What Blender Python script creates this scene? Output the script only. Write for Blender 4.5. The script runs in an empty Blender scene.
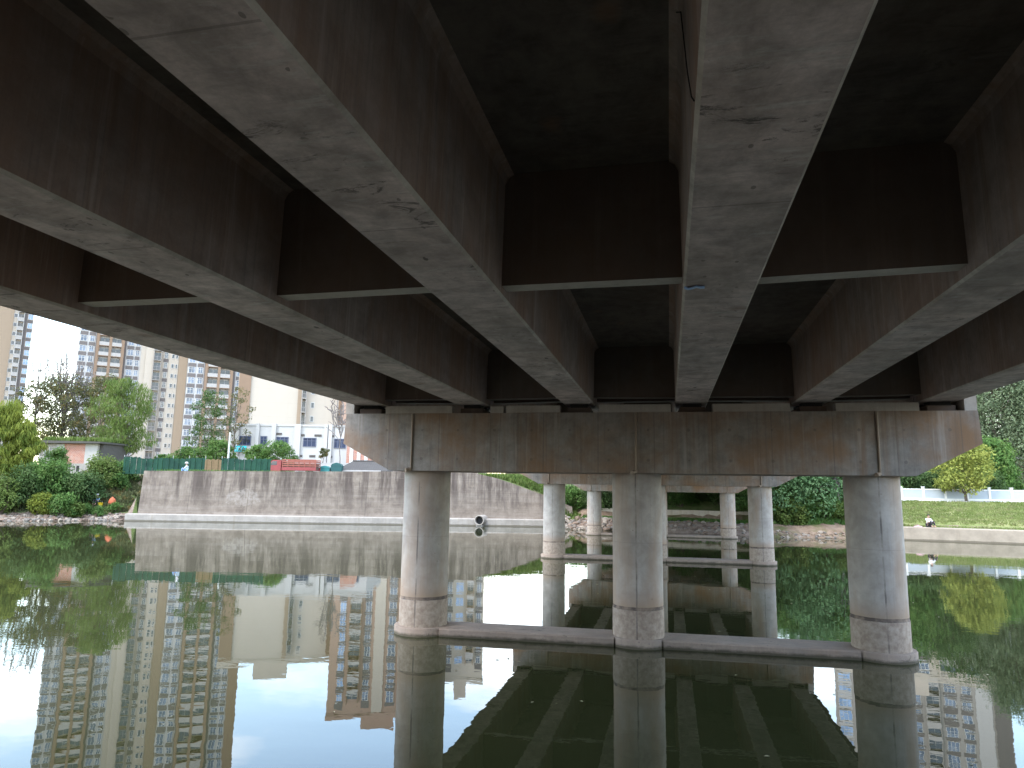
import bpy, bmesh, math, random
from math import sin, cos, pi, radians, hypot, atan2
from mathutils import Vector, Matrix, noise as mnoise
S = bpy.context.scene
C = S.collection
# ------------------------------------------------------------------ camera
W, H, FPX, EYE = 1024, 768, 692.99, 3.278
YAW, PIT, ROL = .2229, .1522, .0157
F_ = Vector((-sin(YAW)*cos(PIT), cos(YAW)*cos(PIT), sin(PIT)))
R0 = Vector((cos(YAW), sin(YAW), 0)); U0 = R0.cross(F_)
R_ = cos(ROL)*R0 + sin(ROL)*U0
U_ = -sin(ROL)*R0 + cos(ROL)*U0
cam = bpy.data.objects.new('camera', bpy.data.cameras.new('camera')); C.objects.link(cam)
cam.matrix_world = Matrix(((R_.x, U_.x, -F_.x, 0), (R_.y, U_.y, -F_.y, 0), (R_.z, U_.z, -F_.z, EYE), (0, 0, 0, 1)))
cam.data.sensor_width = 36; cam.data.lens = FPX/W*36
cam.data.clip_start = .05; cam.data.clip_end = 3000
S.camera = cam
# ------------------------------------------------------------------ sky, sun, exposure
SUN_EL, SUN_AZ = radians(52), radians(215)          # compass style: 0 = +Y, clockwise; sun behind and to the left of the viewer
w = bpy.data.worlds.new('World'); S.world = w; w.use_nodes = True
nt = w.node_tree; bg = nt.nodes['Background']
sky = nt.nodes.new('ShaderNodeTexSky'); sky.sky_type = 'NISHITA'; sky.sun_disc = False
sky.sun_elevation = SUN_EL; sky.sun_rotation = SUN_AZ; sky.air_density = 1.5; sky.dust_density = .7; sky.ozone_density = 2.5
tc = nt.nodes.new('ShaderNodeTexCoord'); mp = nt.nodes.new('ShaderNodeMapping'); mp.inputs['Scale'].default_value = (1, 1, 2.6)
nz = nt.nodes.new('ShaderNodeTexNoise'); nz.inputs['Scale'].default_value = 2.1; nz.inputs['Detail'].default_value = 7; nz.inputs['Roughness'].default_value = .55
rp = nt.nodes.new('ShaderNodeValToRGB'); rp.color_ramp.elements[0].position = .45; rp.color_ramp.elements[1].position = .74; rp.color_ramp.elements[0].color = (.09, .09, .09, 1)
mx = nt.nodes.new('ShaderNodeMix'); mx.data_type = 'RGBA'
mx.inputs[7].default_value = (11.0, 10.6, 10.1, 1)
nt.links.new(tc.outputs['Generated'], mp.inputs[0]); nt.links.new(mp.outputs[0], nz.inputs['Vector'])
nt.links.new(nz.outputs['Fac'], rp.inputs[0]); nt.links.new(rp.outputs[0], mx.inputs[0])
hs = nt.nodes.new('ShaderNodeHueSaturation'); hs.inputs['Saturation'].default_value = 1.1; hs.inputs['Value'].default_value = 1.35; nt.links.new(sky.outputs[0], hs.inputs['Color'])
nt.links.new(hs.outputs[0], mx.inputs[6]); nt.links.new(mx.outputs[2], bg.inputs[0])
bg.inputs[1].default_value = .15
sun = bpy.data.objects.new('sun', bpy.data.lights.new('sun', 'SUN')); C.objects.link(sun)
sun.data.energy = 0.75; sun.data.angle = radians(14); sun.data.color = (1, .95, .87)
d = Vector((sin(SUN_AZ)*cos(SUN_EL), cos(SUN_AZ)*cos(SUN_EL), sin(SUN_EL)))
sun.rotation_euler = d.to_track_quat('Z', 'Y').to_euler()
S.view_settings.view_transform = 'Standard'; S.view_settings.look = 'None'; S.view_settings.gamma = 1
S.view_settings.exposure = 2.02
S.cycles.diffuse_bounces = 5; S.cycles.glossy_bounces = 4; S.cycles.max_bounces = 9
random.seed(7)

# ------------------------------------------------------------------ helpers
def ray(px, py): return F_ + (px-512)/FPX*R_ - (py-384)/FPX*U_
def at(px, py, depth):
    """world point seen at a pixel, at a distance along the view axis"""
    return Vector((0, 0, EYE)) + ray(px, py)*depth
def hor(px): return 490.5 + (px-512)*.0158
def atg(px, depth, z, up=25):
    """plan position of an upright seen at a pixel column, a little above the horizon, at a view depth"""
    v = at(px, hor(px)-up, depth); return Vector((v.x, v.y, z))
def zat(px, py, depth): return at(px, py, depth).z

class MB:
    def __init__(s): s.v = []; s.f = []; s.m = []; s.sm = []
    def add(s, vs, fs, m=0, smooth=False):
        o = len(s.v); s.v += [tuple(v) for v in vs]
        for f in fs: s.f.append([i+o for i in f]); s.m.append(m); s.sm.append(smooth)
    def box(s, x0, x1, y0, y1, z0, z1, m=0, M=None):
        vs = [(x, y, z) for z in (z0, z1) for y in (y0, y1) for x in (x0, x1)]
        if M: vs = [M @ Vector(v) for v in vs]
        s.add(vs, [(0,2,3,1),(4,5,7,6),(0,1,5,4),(2,6,7,3),(0,4,6,2),(1,3,7,5)], m)
    def tube(s, pts, rad, n=8, m=0, cap=True):
        pts = [Vector(p) for p in pts]
        if not isinstance(rad, (list, tuple)): rad = [rad]*len(pts)
        vs = []
        for i, p in enumerate(pts):
            t = (pts[min(i+1, len(pts)-1)] - pts[max(i-1, 0)]).normalized()
            a = t.cross(Vector((.31, .17, .93)) if abs(t.z) < .9 else Vector((1, .2, 0))).normalized(); b = t.cross(a)
            vs += [p + (a*cos(2*pi*k/n) + b*sin(2*pi*k/n))*rad[i] for k in range(n)]
        fs = [(i*n+k, i*n+(k+1) % n, (i+1)*n+(k+1) % n, (i+1)*n+k) for i in range(len(pts)-1) for k in range(n)]
        s.add(vs, fs, m, True)
        if cap: s.add(vs[:n][::-1], [range(n)], m); s.add(vs[-n:], [range(n)], m)
    def lathe(s, prof, n=48, m=0):
        vs = [(r*cos(2*pi*k/n), r*sin(2*pi*k/n), z) for r, z in prof for k in range(n)]
        fs = [(i*n+k, i*n+(k+1) % n, (i+1)*n+(k+1) % n, (i+1)*n+k) for i in range(len(prof)-1) for k in range(n)]
        s.add(vs, fs, m, True)
        s.add(vs[:n][::-1], [range(n)], m); s.add(vs[-n:], [range(n)], m)
    def prism(s, poly, a0, a1, axis='y', m=0, f=None):
        """extrude a 2-D outline along an axis; f maps (u,v,t)->xyz"""
        if f is None:
            f = {'y': lambda u, v, t: (u, t, v), 'z': lambda u, v, t: (u, v, t), 'x': lambda u, v, t: (t, u, v)}[axis]
        n = len(poly); vs = [f(u, v, a0) for u, v in poly] + [f(u, v, a1) for u, v in poly]
        s.add(vs, [tuple(range(n))[::-1], tuple(range(n, 2*n))] + [(i, (i+1) % n, n+(i+1) % n, n+i) for i in range(n)], m)
    def mesh(s, name, mats):
        me = bpy.data.meshes.new(name); me.from_pydata(s.v, [], s.f)
        for k in (mats if isinstance(mats, (list, tuple)) else [mats]): me.materials.append(k)
        me.polygons.foreach_set('material_index', s.m); me.polygons.foreach_set('use_smooth', s.sm)
        me.update(); return me
    def fix(s, me):
        bm = bmesh.new(); bm.from_mesh(me); bmesh.ops.recalc_face_normals(bm, faces=bm.faces); bm.to_mesh(me); bm.free()
    def build(s, name, mats, parent=None, loc=None, fix=True):
        me = s.mesh(name, mats)
        if fix: s.fix(me)
        return link(name, me, parent, loc)
def link(name, me, parent=None, loc=None, rz=0):
    o = bpy.data.objects.new(name, me); C.objects.link(o)
    if parent: o.parent = parent
    if loc is not None: o.location = loc
    if rz: o.rotation_euler.z = rz
    return o
def tag(o, label=None, cat=None, group=None, kind=None):
    if label: o['label'] = label
    if cat: o['category'] = cat
    if group: o['group'] = group
    if kind: o['kind'] = kind
    return o
def empty(name, loc, label, cat, group=None, rz=0):
    o = bpy.data.objects.new(name, None); C.objects.link(o); o.location = loc; o.rotation_euler.z = rz
    o.empty_display_size = .3
    return tag(o, label, cat, group)

# ------------------------------------------------------------------ materials
class NT:
    def __init__(s, name):
        s.mat = bpy.data.materials.new(name); s.mat.use_nodes = True; s.t = s.mat.node_tree
        s.b = s.t.nodes['Principled BSDF']; s.geo = s.t.nodes.new('ShaderNodeNewGeometry'); s.tc = s.t.nodes.new('ShaderNodeTexCoord')
        s.pos = s.geo.outputs['Position']
    def n(s, typ, **kw):
        nd = s.t.nodes.new('ShaderNode'+typ)
        for k, v in kw.items():
            if k in nd.inputs: s.set(nd.inputs[k], v)
            else: setattr(nd, k, v)
        return nd
    def set(s, inp, v):
        if hasattr(v, 'is_linked') or isinstance(v, bpy.types.NodeSocket): s.t.links.new(v, inp)
        else: inp.default_value = v
    def map(s, scale, vec=None, loc=(0, 0, 0), rot=(0, 0, 0)):
        m = s.n('Mapping'); s.set(m.inputs['Vector'], vec or s.pos); m.inputs['Scale'].default_value = scale
        m.inputs['Location'].default_value = loc; m.inputs['Rotation'].default_value = rot; return m.outputs[0]
    def noise(s, scale, detail=4, rough=.6, vec=None, dist=0):
        return s.n('TexNoise', Vector=vec or s.pos, Scale=scale, Detail=detail, Roughness=rough, Distortion=dist).outputs['Fac']
    def ramp(s, fac, a, b, ca=(0, 0, 0, 1), cb=(1, 1, 1, 1)):
        r = s.n('ValToRGB'); s.set(r.inputs[0], fac); e = r.color_ramp.elements
        e[0].position = a; e[1].position = b; e[0].color = ca; e[1].color = cb; return r.outputs[0]
    def mix(s, fac, a, b, mode='MIX'):
        m = s.n('Mix', data_type='RGBA', blend_type=mode)
        s.set(m.inputs[0], fac)
        for i, c in ((6, a), (7, b)): s.set(m.inputs[i], c if isinstance(c, bpy.types.NodeSocket) else (*c, 1))
        return m.outputs[2]
    def math(s, op, a, b=0.0, c=None):
        m = s.n('Math', operation=op); s.set(m.inputs[0], a); s.set(m.inputs[1], b)
        if c is not None: s.set(m.inputs[2], c)
        return m.outputs[0]
    def xyz(s, vec=None):
        q = s.n('SeparateXYZ'); s.set(q.inputs[0], vec or s.pos); return q.outputs
    def done(s, col, rough=.85, bump=None, bd=.01, bs=.5, spec=.3):
        s.set(s.b.inputs['Base Color'], col if isinstance(col, bpy.types.NodeSocket) else (*col, 1))
        s.set(s.b.inputs['Roughness'], rough); s.b.inputs['Specular IOR Level'].default_value = spec
        if bump is not None:
            k = s.n('Bump', Strength=bs, Distance=bd); s.set(k.inputs['Height'], bump); s.set(s.b.inputs['Normal'], k.outputs[0])
        return s.mat
def lines(t, coord, period, width, off=0.0):
    """1 on thin lines every period metres"""
    a = t.math('FRACT', t.math('MULTIPLY', t.math('ADD', coord, off), 1/period))
    return t.math('LESS_THAN', a, width/period)
def simple(name, col, rough=.7, var=.12, scale=3, spec=.3, metal=0):
    t = NT(name); c = t.mix(t.noise(scale), tuple(x*(1-var) for x in col), tuple(min(1, x*(1+var)) for x in col))
    t.b.inputs['Metallic'].default_value = metal
    return t.done(c, rough, spec=spec)
def concrete(name, base=(.40, .375, .345), warm=(.34, .25, .18), dark=(.12, .105, .095), streak=.35, warmth=.4, pits=0, ylines=0, xlines=0, mottle=.5, bigs=.55, wet=False):
    t = NT(name); q = t.xyz()
    big = t.noise(bigs, 5, .6); mid = t.noise(3.2, 8, .68, dist=.3); fine = t.noise(38, 4, .7)
    c = t.mix(t.ramp(mid, .34, .68), tuple(x*(1-.28*mottle) for x in base), tuple(x*(1+.2*mottle) for x in base))
    c = t.mix(t.math('MULTIPLY', t.ramp(big, .42, .68), warmth), c, warm)
    sv = t.noise(1.0, 6, .65, t.map((4.5, 4.5, .22)))
    sv2 = t.noise(1.0, 4, .6, t.map((19, 19, .35), loc=(3, 1, 0)))
    st = t.math('MULTIPLY', t.ramp(sv, .5, .74), streak)
    st2 = t.math('MULTIPLY', t.ramp(sv2, .52, .8), streak*.55)
    c = t.mix(st, c, tuple(x*.8+y*.2 for x, y in zip(warm, dark))); c = t.mix(st2, c, dark)
    c = t.mix(t.math('MULTIPLY', t.ramp(fine, .3, .75), .16), c, dark)
    hgt = t.math('ADD', t.math('MULTIPLY', mid, .5), t.math('MULTIPLY', fine, .35))
    pale = t.ramp(t.noise(1.0, 5, .7, t.map((7, 7, .3), loc=(8, 3, 0))), .56, .74)
    if streak: c = t.mix(t.math('MULTIPLY', pale, .5*min(1, streak*1.4)), c, tuple(min(.6, x*1.7) for x in base))
    if pits:
        # tone differs from one cast panel to the next
        px_ = t.n('CombineXYZ'); t.set(px_.inputs[0], t.math('FLOOR', t.math('MULTIPLY', q[0], .4))); t.set(px_.inputs[1], t.math('FLOOR', t.math('MULTIPLY', q[1], 1/2.37)))
        wn = t.n('TexWhiteNoise', noise_dimensions='2D'); t.set(wn.inputs['Vector'], px_.outputs[0])
        c = t.mix(t.math('MULTIPLY', wn.outputs['Value'], .26), c, tuple(x*.45 for x in base))
        fs_ = t.ramp(t.noise(1.0, 6, .75, t.map((3, 17, 3))), .5, .72); c = t.mix(t.math('MULTIPLY', fs_, .5), c, tuple(x*.5 for x in base))
        fp = t.ramp(t.noise(1.0, 6, .75, t.map((2, 9, 3), loc=(2, 7, 0))), .55, .72); c = t.mix(t.math('MULTIPLY', fp, .55), c, tuple(min(.72, x*1.35) for x in base))
        v2 = t.n('TexVoronoi', Scale=7.5, Vector=t.map((1, .6, 1))).outputs['Distance']
        c = t.mix(t.math('MULTIPLY', t.math('MULTIPLY', t.math('LESS_THAN', v2, .13), t.math('GREATER_THAN', t.noise(1.6, 3), .53)), .6), c, dark)
        v3 = t.n('TexVoronoi', Scale=.8, Vector=t.map((1.4, 1, 1), loc=(.3, .9, 0))).outputs['Distance']
        c = t.mix(t.math('MULTIPLY', t.ramp(t.math('ADD', v3, t.math('MULTIPLY', t.noise(5, 5, .7), .2)), .14, .24, (1, 1, 1, 1), (0, 0, 0, 1)), .4), c, (.27, .15, .09))
        vor = t.n('TexVoronoi', Scale=1.9, Vector=t.map((1, .55, 1), vec=t.pos)).outputs['Distance']
        p1 = t.math('MULTIPLY', t.math('LESS_THAN', t.math('ADD', vor, t.math('MULTIPLY', t.noise(14, 5, .7), .09)), .105), .85)
        crk = t.ramp(t.noise(2.4, 9, .8, t.map((.5, 1.3, 1)), dist=1.2), .565, .61)
        msk = t.ramp(t.noise(.5, 3, .5), .47, .58)
        p2 = t.math('MULTIPLY', t.math('MULTIPLY', crk, msk), .8)
        blot = t.math('MULTIPLY', t.ramp(t.noise(1.1, 7, .72, t.map((1, .5, 1), loc=(5, 2, 0))), .46, .62), .5)
        c = t.mix(blot, c, (.22, .19, .165)); c = t.mix(p1, c, dark); c = t.mix(p2, c, (.09, .08, .07))
        hgt = t.math('SUBTRACT', hgt, t.math('ADD', p1, p2))
    if wet:
        wl = t.ramp(t.math('ADD', q[2], t.math('MULTIPLY', t.math('SUBTRACT', t.noise(3, 5, .7), .5), .12)), .03, .085, (1, 1, 1, 1), (0, 0, 0, 1)); c = t.mix(t.math('MULTIPLY', wl, .85), c, (.045, .042, .025))
    if ylines: l = lines(t, q[1], ylines, .018); c = t.mix(t.math('MULTIPLY', l, .4), c, dark)
    if xlines:
        l = lines(t, q[0], xlines, .022, .31); c = t.mix(t.math('MULTIPLY', l, .38), c, dark)
        # tie holes on a grid
        hx = t.math('SUBTRACT', t.math('FRACT', t.math('MULTIPLY', q[0], 1/.86)), .5); hz_ = t.math('SUBTRACT', t.math('FRACT', t.math('MULTIPLY', t.math('SUBTRACT', q[2], 3.64), 1/.66)), .5)
        dd = t.math('ADD', t.math('MULTIPLY', t.math('MULTIPLY', hx, hx), .74), t.math('MULTIPLY', t.math('MULTIPLY', hz_, hz_), .44))
        c = t.mix(t.math('MULTIPLY', t.math('LESS_THAN', t.math('ADD', dd, t.math('MULTIPLY', t.math('SUBTRACT', t.noise(1.7), .5), .004)), .0008), .45), c, dark)
    return t.done(c, .88, hgt, .012, .45)

M = {}
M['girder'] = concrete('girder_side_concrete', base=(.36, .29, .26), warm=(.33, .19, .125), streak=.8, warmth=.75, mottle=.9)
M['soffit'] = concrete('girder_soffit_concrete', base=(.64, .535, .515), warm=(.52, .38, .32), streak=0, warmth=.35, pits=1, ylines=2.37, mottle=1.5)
M['deck'] = concrete('shaded_deck_concrete', base=(.15, .128, .117), warm=(.13, .085, .06), streak=0, warmth=.5, pits=1, mottle=1.5)  # same concrete as the girders, base darkened to imitate shade between them
M['cap'] = concrete('cap_concrete', base=(.315, .285, .26), warm=(.30, .18, .105), streak=.8, warmth=1.0, mottle=1.0, bigs=.75, xlines=1.22)
M['tie'] = concrete('tie_concrete', base=(.34, .275, .225), warm=(.29, .20, .145), streak=.3, warmth=.5, pits=1, wet=True)
M['edge'] = concrete('worn_edge_concrete', base=(.6, .55, .5), streak=.0, warmth=.5, mottle=1.2)
M['diaphragm'] = concrete('shaded_diaphragm_concrete', base=(.135, .108, .095), warm=(.12, .07, .045), streak=.5, warmth=.6)  # girder concrete again, with the shade of the bays put into its colour
M['kerb'] = concrete('kerb_concrete', base=(.48, .44, .40), streak=.3, warmth=.3)
def mat_column():
    t = NT('column_concrete'); o = t.tc.outputs['Object']; q = t.xyz(o)
    mid = t.noise(2.6, 8, .66, dist=.3); fine = t.noise(40, 4, .7)
    c = t.mix(t.ramp(mid, .33, .68), (.33, .30, .275), (.49, .455, .42))
    bl = t.ramp(t.noise(.9, 4, .6, t.map((1.5, 1.5, .35))), .45, .66)
    c = t.mix(t.math('MULTIPLY', bl, .7), c, (.36, .26, .19))
    sv = t.ramp(t.noise(1, 5, .65, t.map((16, 16, .5))), .52, .8)
    c = t.mix(t.math('MULTIPLY', sv, .3), c, (.2, .17, .15))
    # rust coloured tide stain just above the collar, dark ring, then mottled base
    z = q[2]; wob = t.math('MULTIPLY', t.math('SUBTRACT', t.noise(2.2, 4, .6), .5), .22)
    zz = t.math('ADD', z, wob)
    tide = t.ramp(zz, .6, 1.7, (1, 1, 1, 1), (0, 0, 0, 1))
    c = t.mix(t.math('MULTIPLY', tide, .8), c, (.36, .26, .185))
    base = t.math('LESS_THAN', t.math('ADD', z, t.math('MULTIPLY', wob, .15)), .60)
    c = t.mix(t.math('MULTIPLY', base, .6), c, t.mix(t.ramp(t.noise(9, 7, .7), .4, .62), (.20, .165, .14), (.40, .36, .31)))
    ring = t.math('LESS_THAN', t.math('ABSOLUTE', t.math('SUBTRACT', t.math('ADD', z, t.math('MULTIPLY', wob, .12)), .625)), .035)
    c = t.mix(t.math('MULTIPLY', ring, t.ramp(t.noise(3, 4), .3, .6)), c, (.10, .08, .07))
    # formwork seams: one upright, a few level ones
    ang = t.math('ARCTAN2', q[1], q[0])
    seam = t.math('LESS_THAN', t.math('ABSOLUTE', t.math('SUBTRACT', ang, t.math('ADD', -1.63, t.math('MULTIPLY', t.noise(3), .03)))), .03)
    c = t.mix(t.math('MULTIPLY', t.math('MULTIPLY', seam, t.ramp(t.noise(2.1, 4), .38, .6)), .7), c, (.09, .08, .075))
    lev = lines(t, z, 2.3, .012, .3); c = t.mix(t.math('MULTIPLY', lev, .3), c, (.2, .18, .17))
    spk = t.math('MULTIPLY', t.math('LESS_THAN', t.n('TexVoronoi', Scale=5, Vector=t.map((1, 1, 1), o)).outputs['Distance'], .07), t.ramp(t.noise(1.3, 3), .5, .6))
    c = t.mix(t.math('MULTIPLY', spk, .5), c, (.12, .1, .09))
    hgt = t.math('SUBTRACT', t.math('ADD', t.math('MULTIPLY', mid, .4), t.math('MULTIPLY', fine, .3)), t.math('MULTIPLY', seam, .5))
    return t.done(c, .8, hgt, .01, .4)
M['column'] = mat_column()
def mat_wall():
    t = NT('embankment_concrete'); q = t.xyz()
    mid = t.noise(1.4, 8, .7, dist=.4)
    c = t.mix(t.ramp(mid, .35, .66), (.135, .107, .085), (.235, .195, .158))
    band = t.ramp(t.noise(1, 5, .7, t.map((.12, .12, 3.2))), .46, .62)
    c = t.mix(t.math('MULTIPLY', band, .35), c, (.30, .26, .22))
    zf = t.ramp(t.math('ADD', t.math('MULTIPLY', q[2], .2), t.math('MULTIPLY', t.noise(.8), .35)), .3, .85)
    s1 = t.ramp(t.noise(1, 5, .7, t.map((.95, .95, .05))), .46, .60)
    s2 = t.ramp(t.noise(1, 5, .7, t.map((4.2, 4.2, .1))), .48, .66)
    c = t.mix(t.math('MULTIPLY', t.math('MULTIPLY', s1, zf), .92), c, (.065, .05, .042))
    c = t.mix(t.math('MULTIPLY', t.math('MULTIPLY', s2, zf), .65), c, (.115, .09, .078))
    # whitewashed patch
    px = t.math('MULTIPLY', t.math('ADD', q[0], 38.6), .62); pz = t.math('MULTIPLY', t.math('SUBTRACT', q[2], 2.2), 1.25)
    dd = t.math('ADD', t.math('ADD', t.math('MULTIPLY', px, px), t.math('MULTIPLY', pz, pz)), t.math('MULTIPLY', t.math('SUBTRACT', t.noise(1.6, 6, .75), .5), 3.4))
    c = t.mix(t.math('MULTIPLY', t.math('LESS_THAN', dd, .9), t.math('MULTIPLY', t.ramp(t.noise(3.5, 5, .7), .35, .65), .55)), c, (.33, .295, .26))
    jx = lines(t, q[0], 5.3, .07, 1.1); c = t.mix(t.math('MULTIPLY', jx, .45), c, (.08, .065, .055))
    l = lines(t, q[2], 1.1, .04, .2); c = t.mix(t.math('MULTIPLY', l, .3), c, (.17, .14, .12))
    return t.done(c, .9, mid, .03, .5)
M['wall'] = mat_wall()
def mat_ledge(name='ledge_concrete', base=(.36, .325, .285)):
    t = NT(name); q = t.xyz()
    c = t.mix(t.ramp(t.noise(1.2, 7, .7), .35, .68), tuple(x*.72 for x in base), base)
    sv = t.ramp(t.noise(1, 5, .7, t.map((2.2, 2.2, .2))), .54, .7)
    c = t.mix(t.math('MULTIPLY', sv, .45), c, (.22, .18, .13))
    wet = t.math('LESS_THAN', t.math('ADD', q[2], t.math('MULTIPLY', t.noise(1.5), .1)), .16)
    c = t.mix(t.math('MULTIPLY', wet, .75), c, (.10, .085, .06))
    return t.done(c, .9, t.noise(6, 5), .02, .4)
M['ledge'] = mat_ledge()
def mat_water():
    t = NT('river_water')
    a = t.noise(1.0, 3, .5, t.map((.55, .9, 1))); b = t.noise(1.0, 3, .55, t.map((2.2, 3.4, 1), loc=(4, 0, 0))); c = t.noise(1.0, 2, .5, t.map((7, 10, 1)))
    calm = t.ramp(t.noise(.16, 3, .6), .38, .66)
    hgt = t.math('ADD', t.math('MULTIPLY', a, 1.0), t.math('MULTIPLY', t.math('ADD', t.math('MULTIPLY', b, .5), t.math('MULTIPLY', c, .09)), calm))
    col = t.mix(t.noise(.3, 3), (.024, .029, .011), (.034, .038, .015))
    t.b.inputs['IOR'].default_value = 1.55
    t.done(col, 0.0, hgt, .0027, 1.0, spec=.5)
    return t.mat
M['water'] = mat_water()
def mat_soil(name, a, b, c3, scale=1.2):
    t = NT(name); c = t.mix(t.ramp(t.noise(scale, 8, .7), .35, .68), a, b)
    c = t.mix(t.ramp(t.noise(scale*.35, 5, .65), .5, .62), c, c3)
    return t.done(c, .95, t.noise(5, 8, .75), .12, .8)
M['soil'] = mat_soil('bare_soil', (.17, .115, .08), (.29, .215, .155), (.10, .10, .04))
M['gravel'] = mat_soil('shore_gravel', (.15, .105, .08), (.29, .235, .19), (.11, .075, .055), 2.6)
M['grass'] = mat_soil('bank_grass', (.12, .15, .04), (.20, .22, .075), (.27, .25, .12), .9)
M['cover'] = mat_soil('weedy_ground', (.06, .09, .025), (.12, .15, .05), (.18, .14, .09), .6)
M['paving'] = mat_soil('paved_yard', (.30, .28, .26), (.38, .36, .33), (.26, .24, .22), .4)
M['bed'] = simple('river_bed', (.06, .055, .035))
def mat_leaf(name, a, b, c=None, trans=.35):
    t = NT(name)
    vn = t.noise(.55, 4, .6); wn = t.n('TexWhiteNoise', noise_dimensions='3D')
    t.set(wn.inputs['Vector'], t.n('VectorMath', operation='SNAP').outputs[0]); sn = wn.inputs['Vector'].links[0].from_node
    t.set(sn.inputs[0], t.pos); sn.inputs[1].default_value = (.45, .45, .45)
    col = t.mix(t.ramp(vn, .35, .66), a, b)
    if c: col = t.mix(t.math('MULTIPLY', t.math('GREATER_THAN', wn.outputs['Value'], .78), .8), col, c)
    col = t.mix(t.math('MULTIPLY', wn.outputs['Value'], .35), col, tuple(x*.55 for x in a))
    t.done(col, .65, spec=.15)
    tr = t.n('BsdfTranslucent'); t.set(tr.inputs[0], t.mix(.5, col, b))
    ms = t.n('MixShader'); ms.inputs[0].default_value = trans
    t.t.links.new(t.b.outputs[0], ms.inputs[1]); t.t.links.new(tr.outputs[0], ms.inputs[2])
    t.t.links.new(ms.outputs[0], t.t.nodes['Material Output'].inputs[0]); return t.mat
L = {
 'dark': mat_leaf('dark_green_leaves', (0.045, 0.087, 0.031), (0.098, 0.161, 0.050), (0.140, 0.196, 0.070)),
 'mid': mat_leaf('green_leaves', (0.063, 0.133, 0.035), (0.126, 0.224, 0.056), (0.196, 0.280, 0.084)),
 'bright': mat_leaf('bright_green_leaves', (.082, .130, .030), (.155, .215, .055), (.21, .25, .08)),
 'bamboo': mat_leaf('yellow_green_bamboo_leaves', (0.140, 0.182, 0.031), (0.280, 0.308, 0.056), (0.098, 0.154, 0.028)),
 'yellow': mat_leaf('yellow_leaves', (.21, .245, .05), (.37, .39, .10), (.15, .20, .05)),
 'teal': mat_leaf('bluish_green_leaves', (0.07, 0.14, 0.06), (0.14, 0.25, 0.11), (0.19, 0.29, 0.14)),
 'grey': mat_leaf('greyish_green_leaves', (.11, .155, .085), (.20, .25, .14), (.26, .31, .19)),
 'olive': mat_leaf('olive_leaves', (0.077, 0.087, 0.042), (0.140, 0.147, 0.063), (0.238, 0.168, 0.056)),
}
M['bark'] = simple('bark', (.12, .095, .075), .9, .3, 8)
M['twig'] = simple('grey_twigs', (.17, .15, .14), .9, .3, 8)
def mat_brick():
    t = NT('red_brick'); br = t.n('TexBrick', Scale=1.0)
    q = t.xyz(t.tc.outputs['Object']); cb = t.n('CombineXYZ'); t.set(cb.inputs[0], q[0]); t.set(cb.inputs[1], q[2]); t.set(br.inputs['Vector'], cb.outputs[0])
    br.inputs['Color1'].default_value = (.36, .15, .10, 1); br.inputs['Color2'].default_value = (.28, .11, .08, 1); br.inputs['Mortar'].default_value = (.36, .30, .26, 1)
    br.inputs['Brick Width'].default_value = .3; br.inputs['Row Height'].default_value = .14; br.inputs['Mortar Size'].default_value = .012
    c = t.mix(t.math('MULTIPLY', t.ramp(t.noise(1.5, 6, .7), .45, .7), .5), br.outputs['Color'], (.38, .30, .26)); return t.done(c, .9)
M['brick'] = mat_brick()
M['plaster'] = simple('white_plaster', (.33, .315, .30), .85, .2, 2)
M['old_plaster'] = simple('grey_old_plaster', (.26, .24, .22), .9, .3, 2)
M['roof_dark'] = simple('dark_roof_edge', (.07, .065, .06), .9, .3, 3)
def mat_tiles():
    t = NT('grey_roof_tiles'); q = t.xyz(t.tc.outputs['Object'])
    c = t.mix(t.noise(2, 6, .7), (.045, .042, .04), (.09, .083, .077))
    l = lines(t, q[0], .28, .06); c = t.mix(t.math('MULTIPLY', l, .5), c, (.05, .05, .05)); return t.done(c, .9, l, .03, .6)
M['tiles'] = mat_tiles()
def mat_facade(name, col, var=.06):
    t = NT(name); c = t.mix(t.noise(.5, 5, .6), tuple(x*(1-var) for x in col), tuple(x*(1+var*.5) for x in col))
    sv = t.ramp(t.noise(1, 4, .6, t.map((1.2, 1.2, .04))), .52, .8); c = t.mix(t.math('MULTIPLY', sv, .14), c, tuple(x*.6 for x in col))
    l = lines(t, t.xyz()[2], 3.0, .05); c = t.mix(t.math('MULTIPLY', l, .2), c, tuple(x*.6 for x in col))
    return t.done(c, .85)
M['cream'] = mat_facade('cream_facade', (.40, .355, .30)); M['white_f'] = mat_facade('white_facade', (.39, .38, .37))
M['tan'] = mat_facade('tan_facade', (.28, .215, .155)); M['brown'] = mat_facade('brown_facade', (.21, .145, .10))
M['greyp'] = mat_facade('grey_spandrel', (.13, .115, .11)); M['greyf'] = mat_facade('grey_facade', (.29, .27, .25)); M['pink'] = mat_facade('pinkish_facade', (.32, .22, .17))
def mat_glass(name, a, b, rough=.12, spec=.6):
    t = NT(name); wn = t.n('TexWhiteNoise', noise_dimensions='3D'); sn = t.n('VectorMath', operation='SNAP'); t.set(sn.inputs[0], t.pos); sn.inputs[1].default_value = (1.3, 1.3, 1.5)
    t.set(wn.inputs['Vector'], sn.outputs[0])
    return t.done(t.mix(wn.outputs['Value'], a, b), rough, spec=spec)
M['glass'] = mat_glass('window_glass', (.03, .045, .08), (.16, .20, .28)); M['glass_blue'] = mat_glass('blue_window_glass', (.12, .22, .40), (.28, .40, .60)); M['glass_dark'] = mat_glass('dark_window_glass', (.015, .02, .03), (.06, .07, .09))
M['glass_office'] = mat_glass('office_window_glass', (.012, .02, .05), (.035, .05, .10), .35, .25)
M['frame'] = simple('white_window_frame', (.50, .50, .49), .5); M['navy'] = simple('dark_window_frame', (.10, .11, .16), .5)
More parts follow.
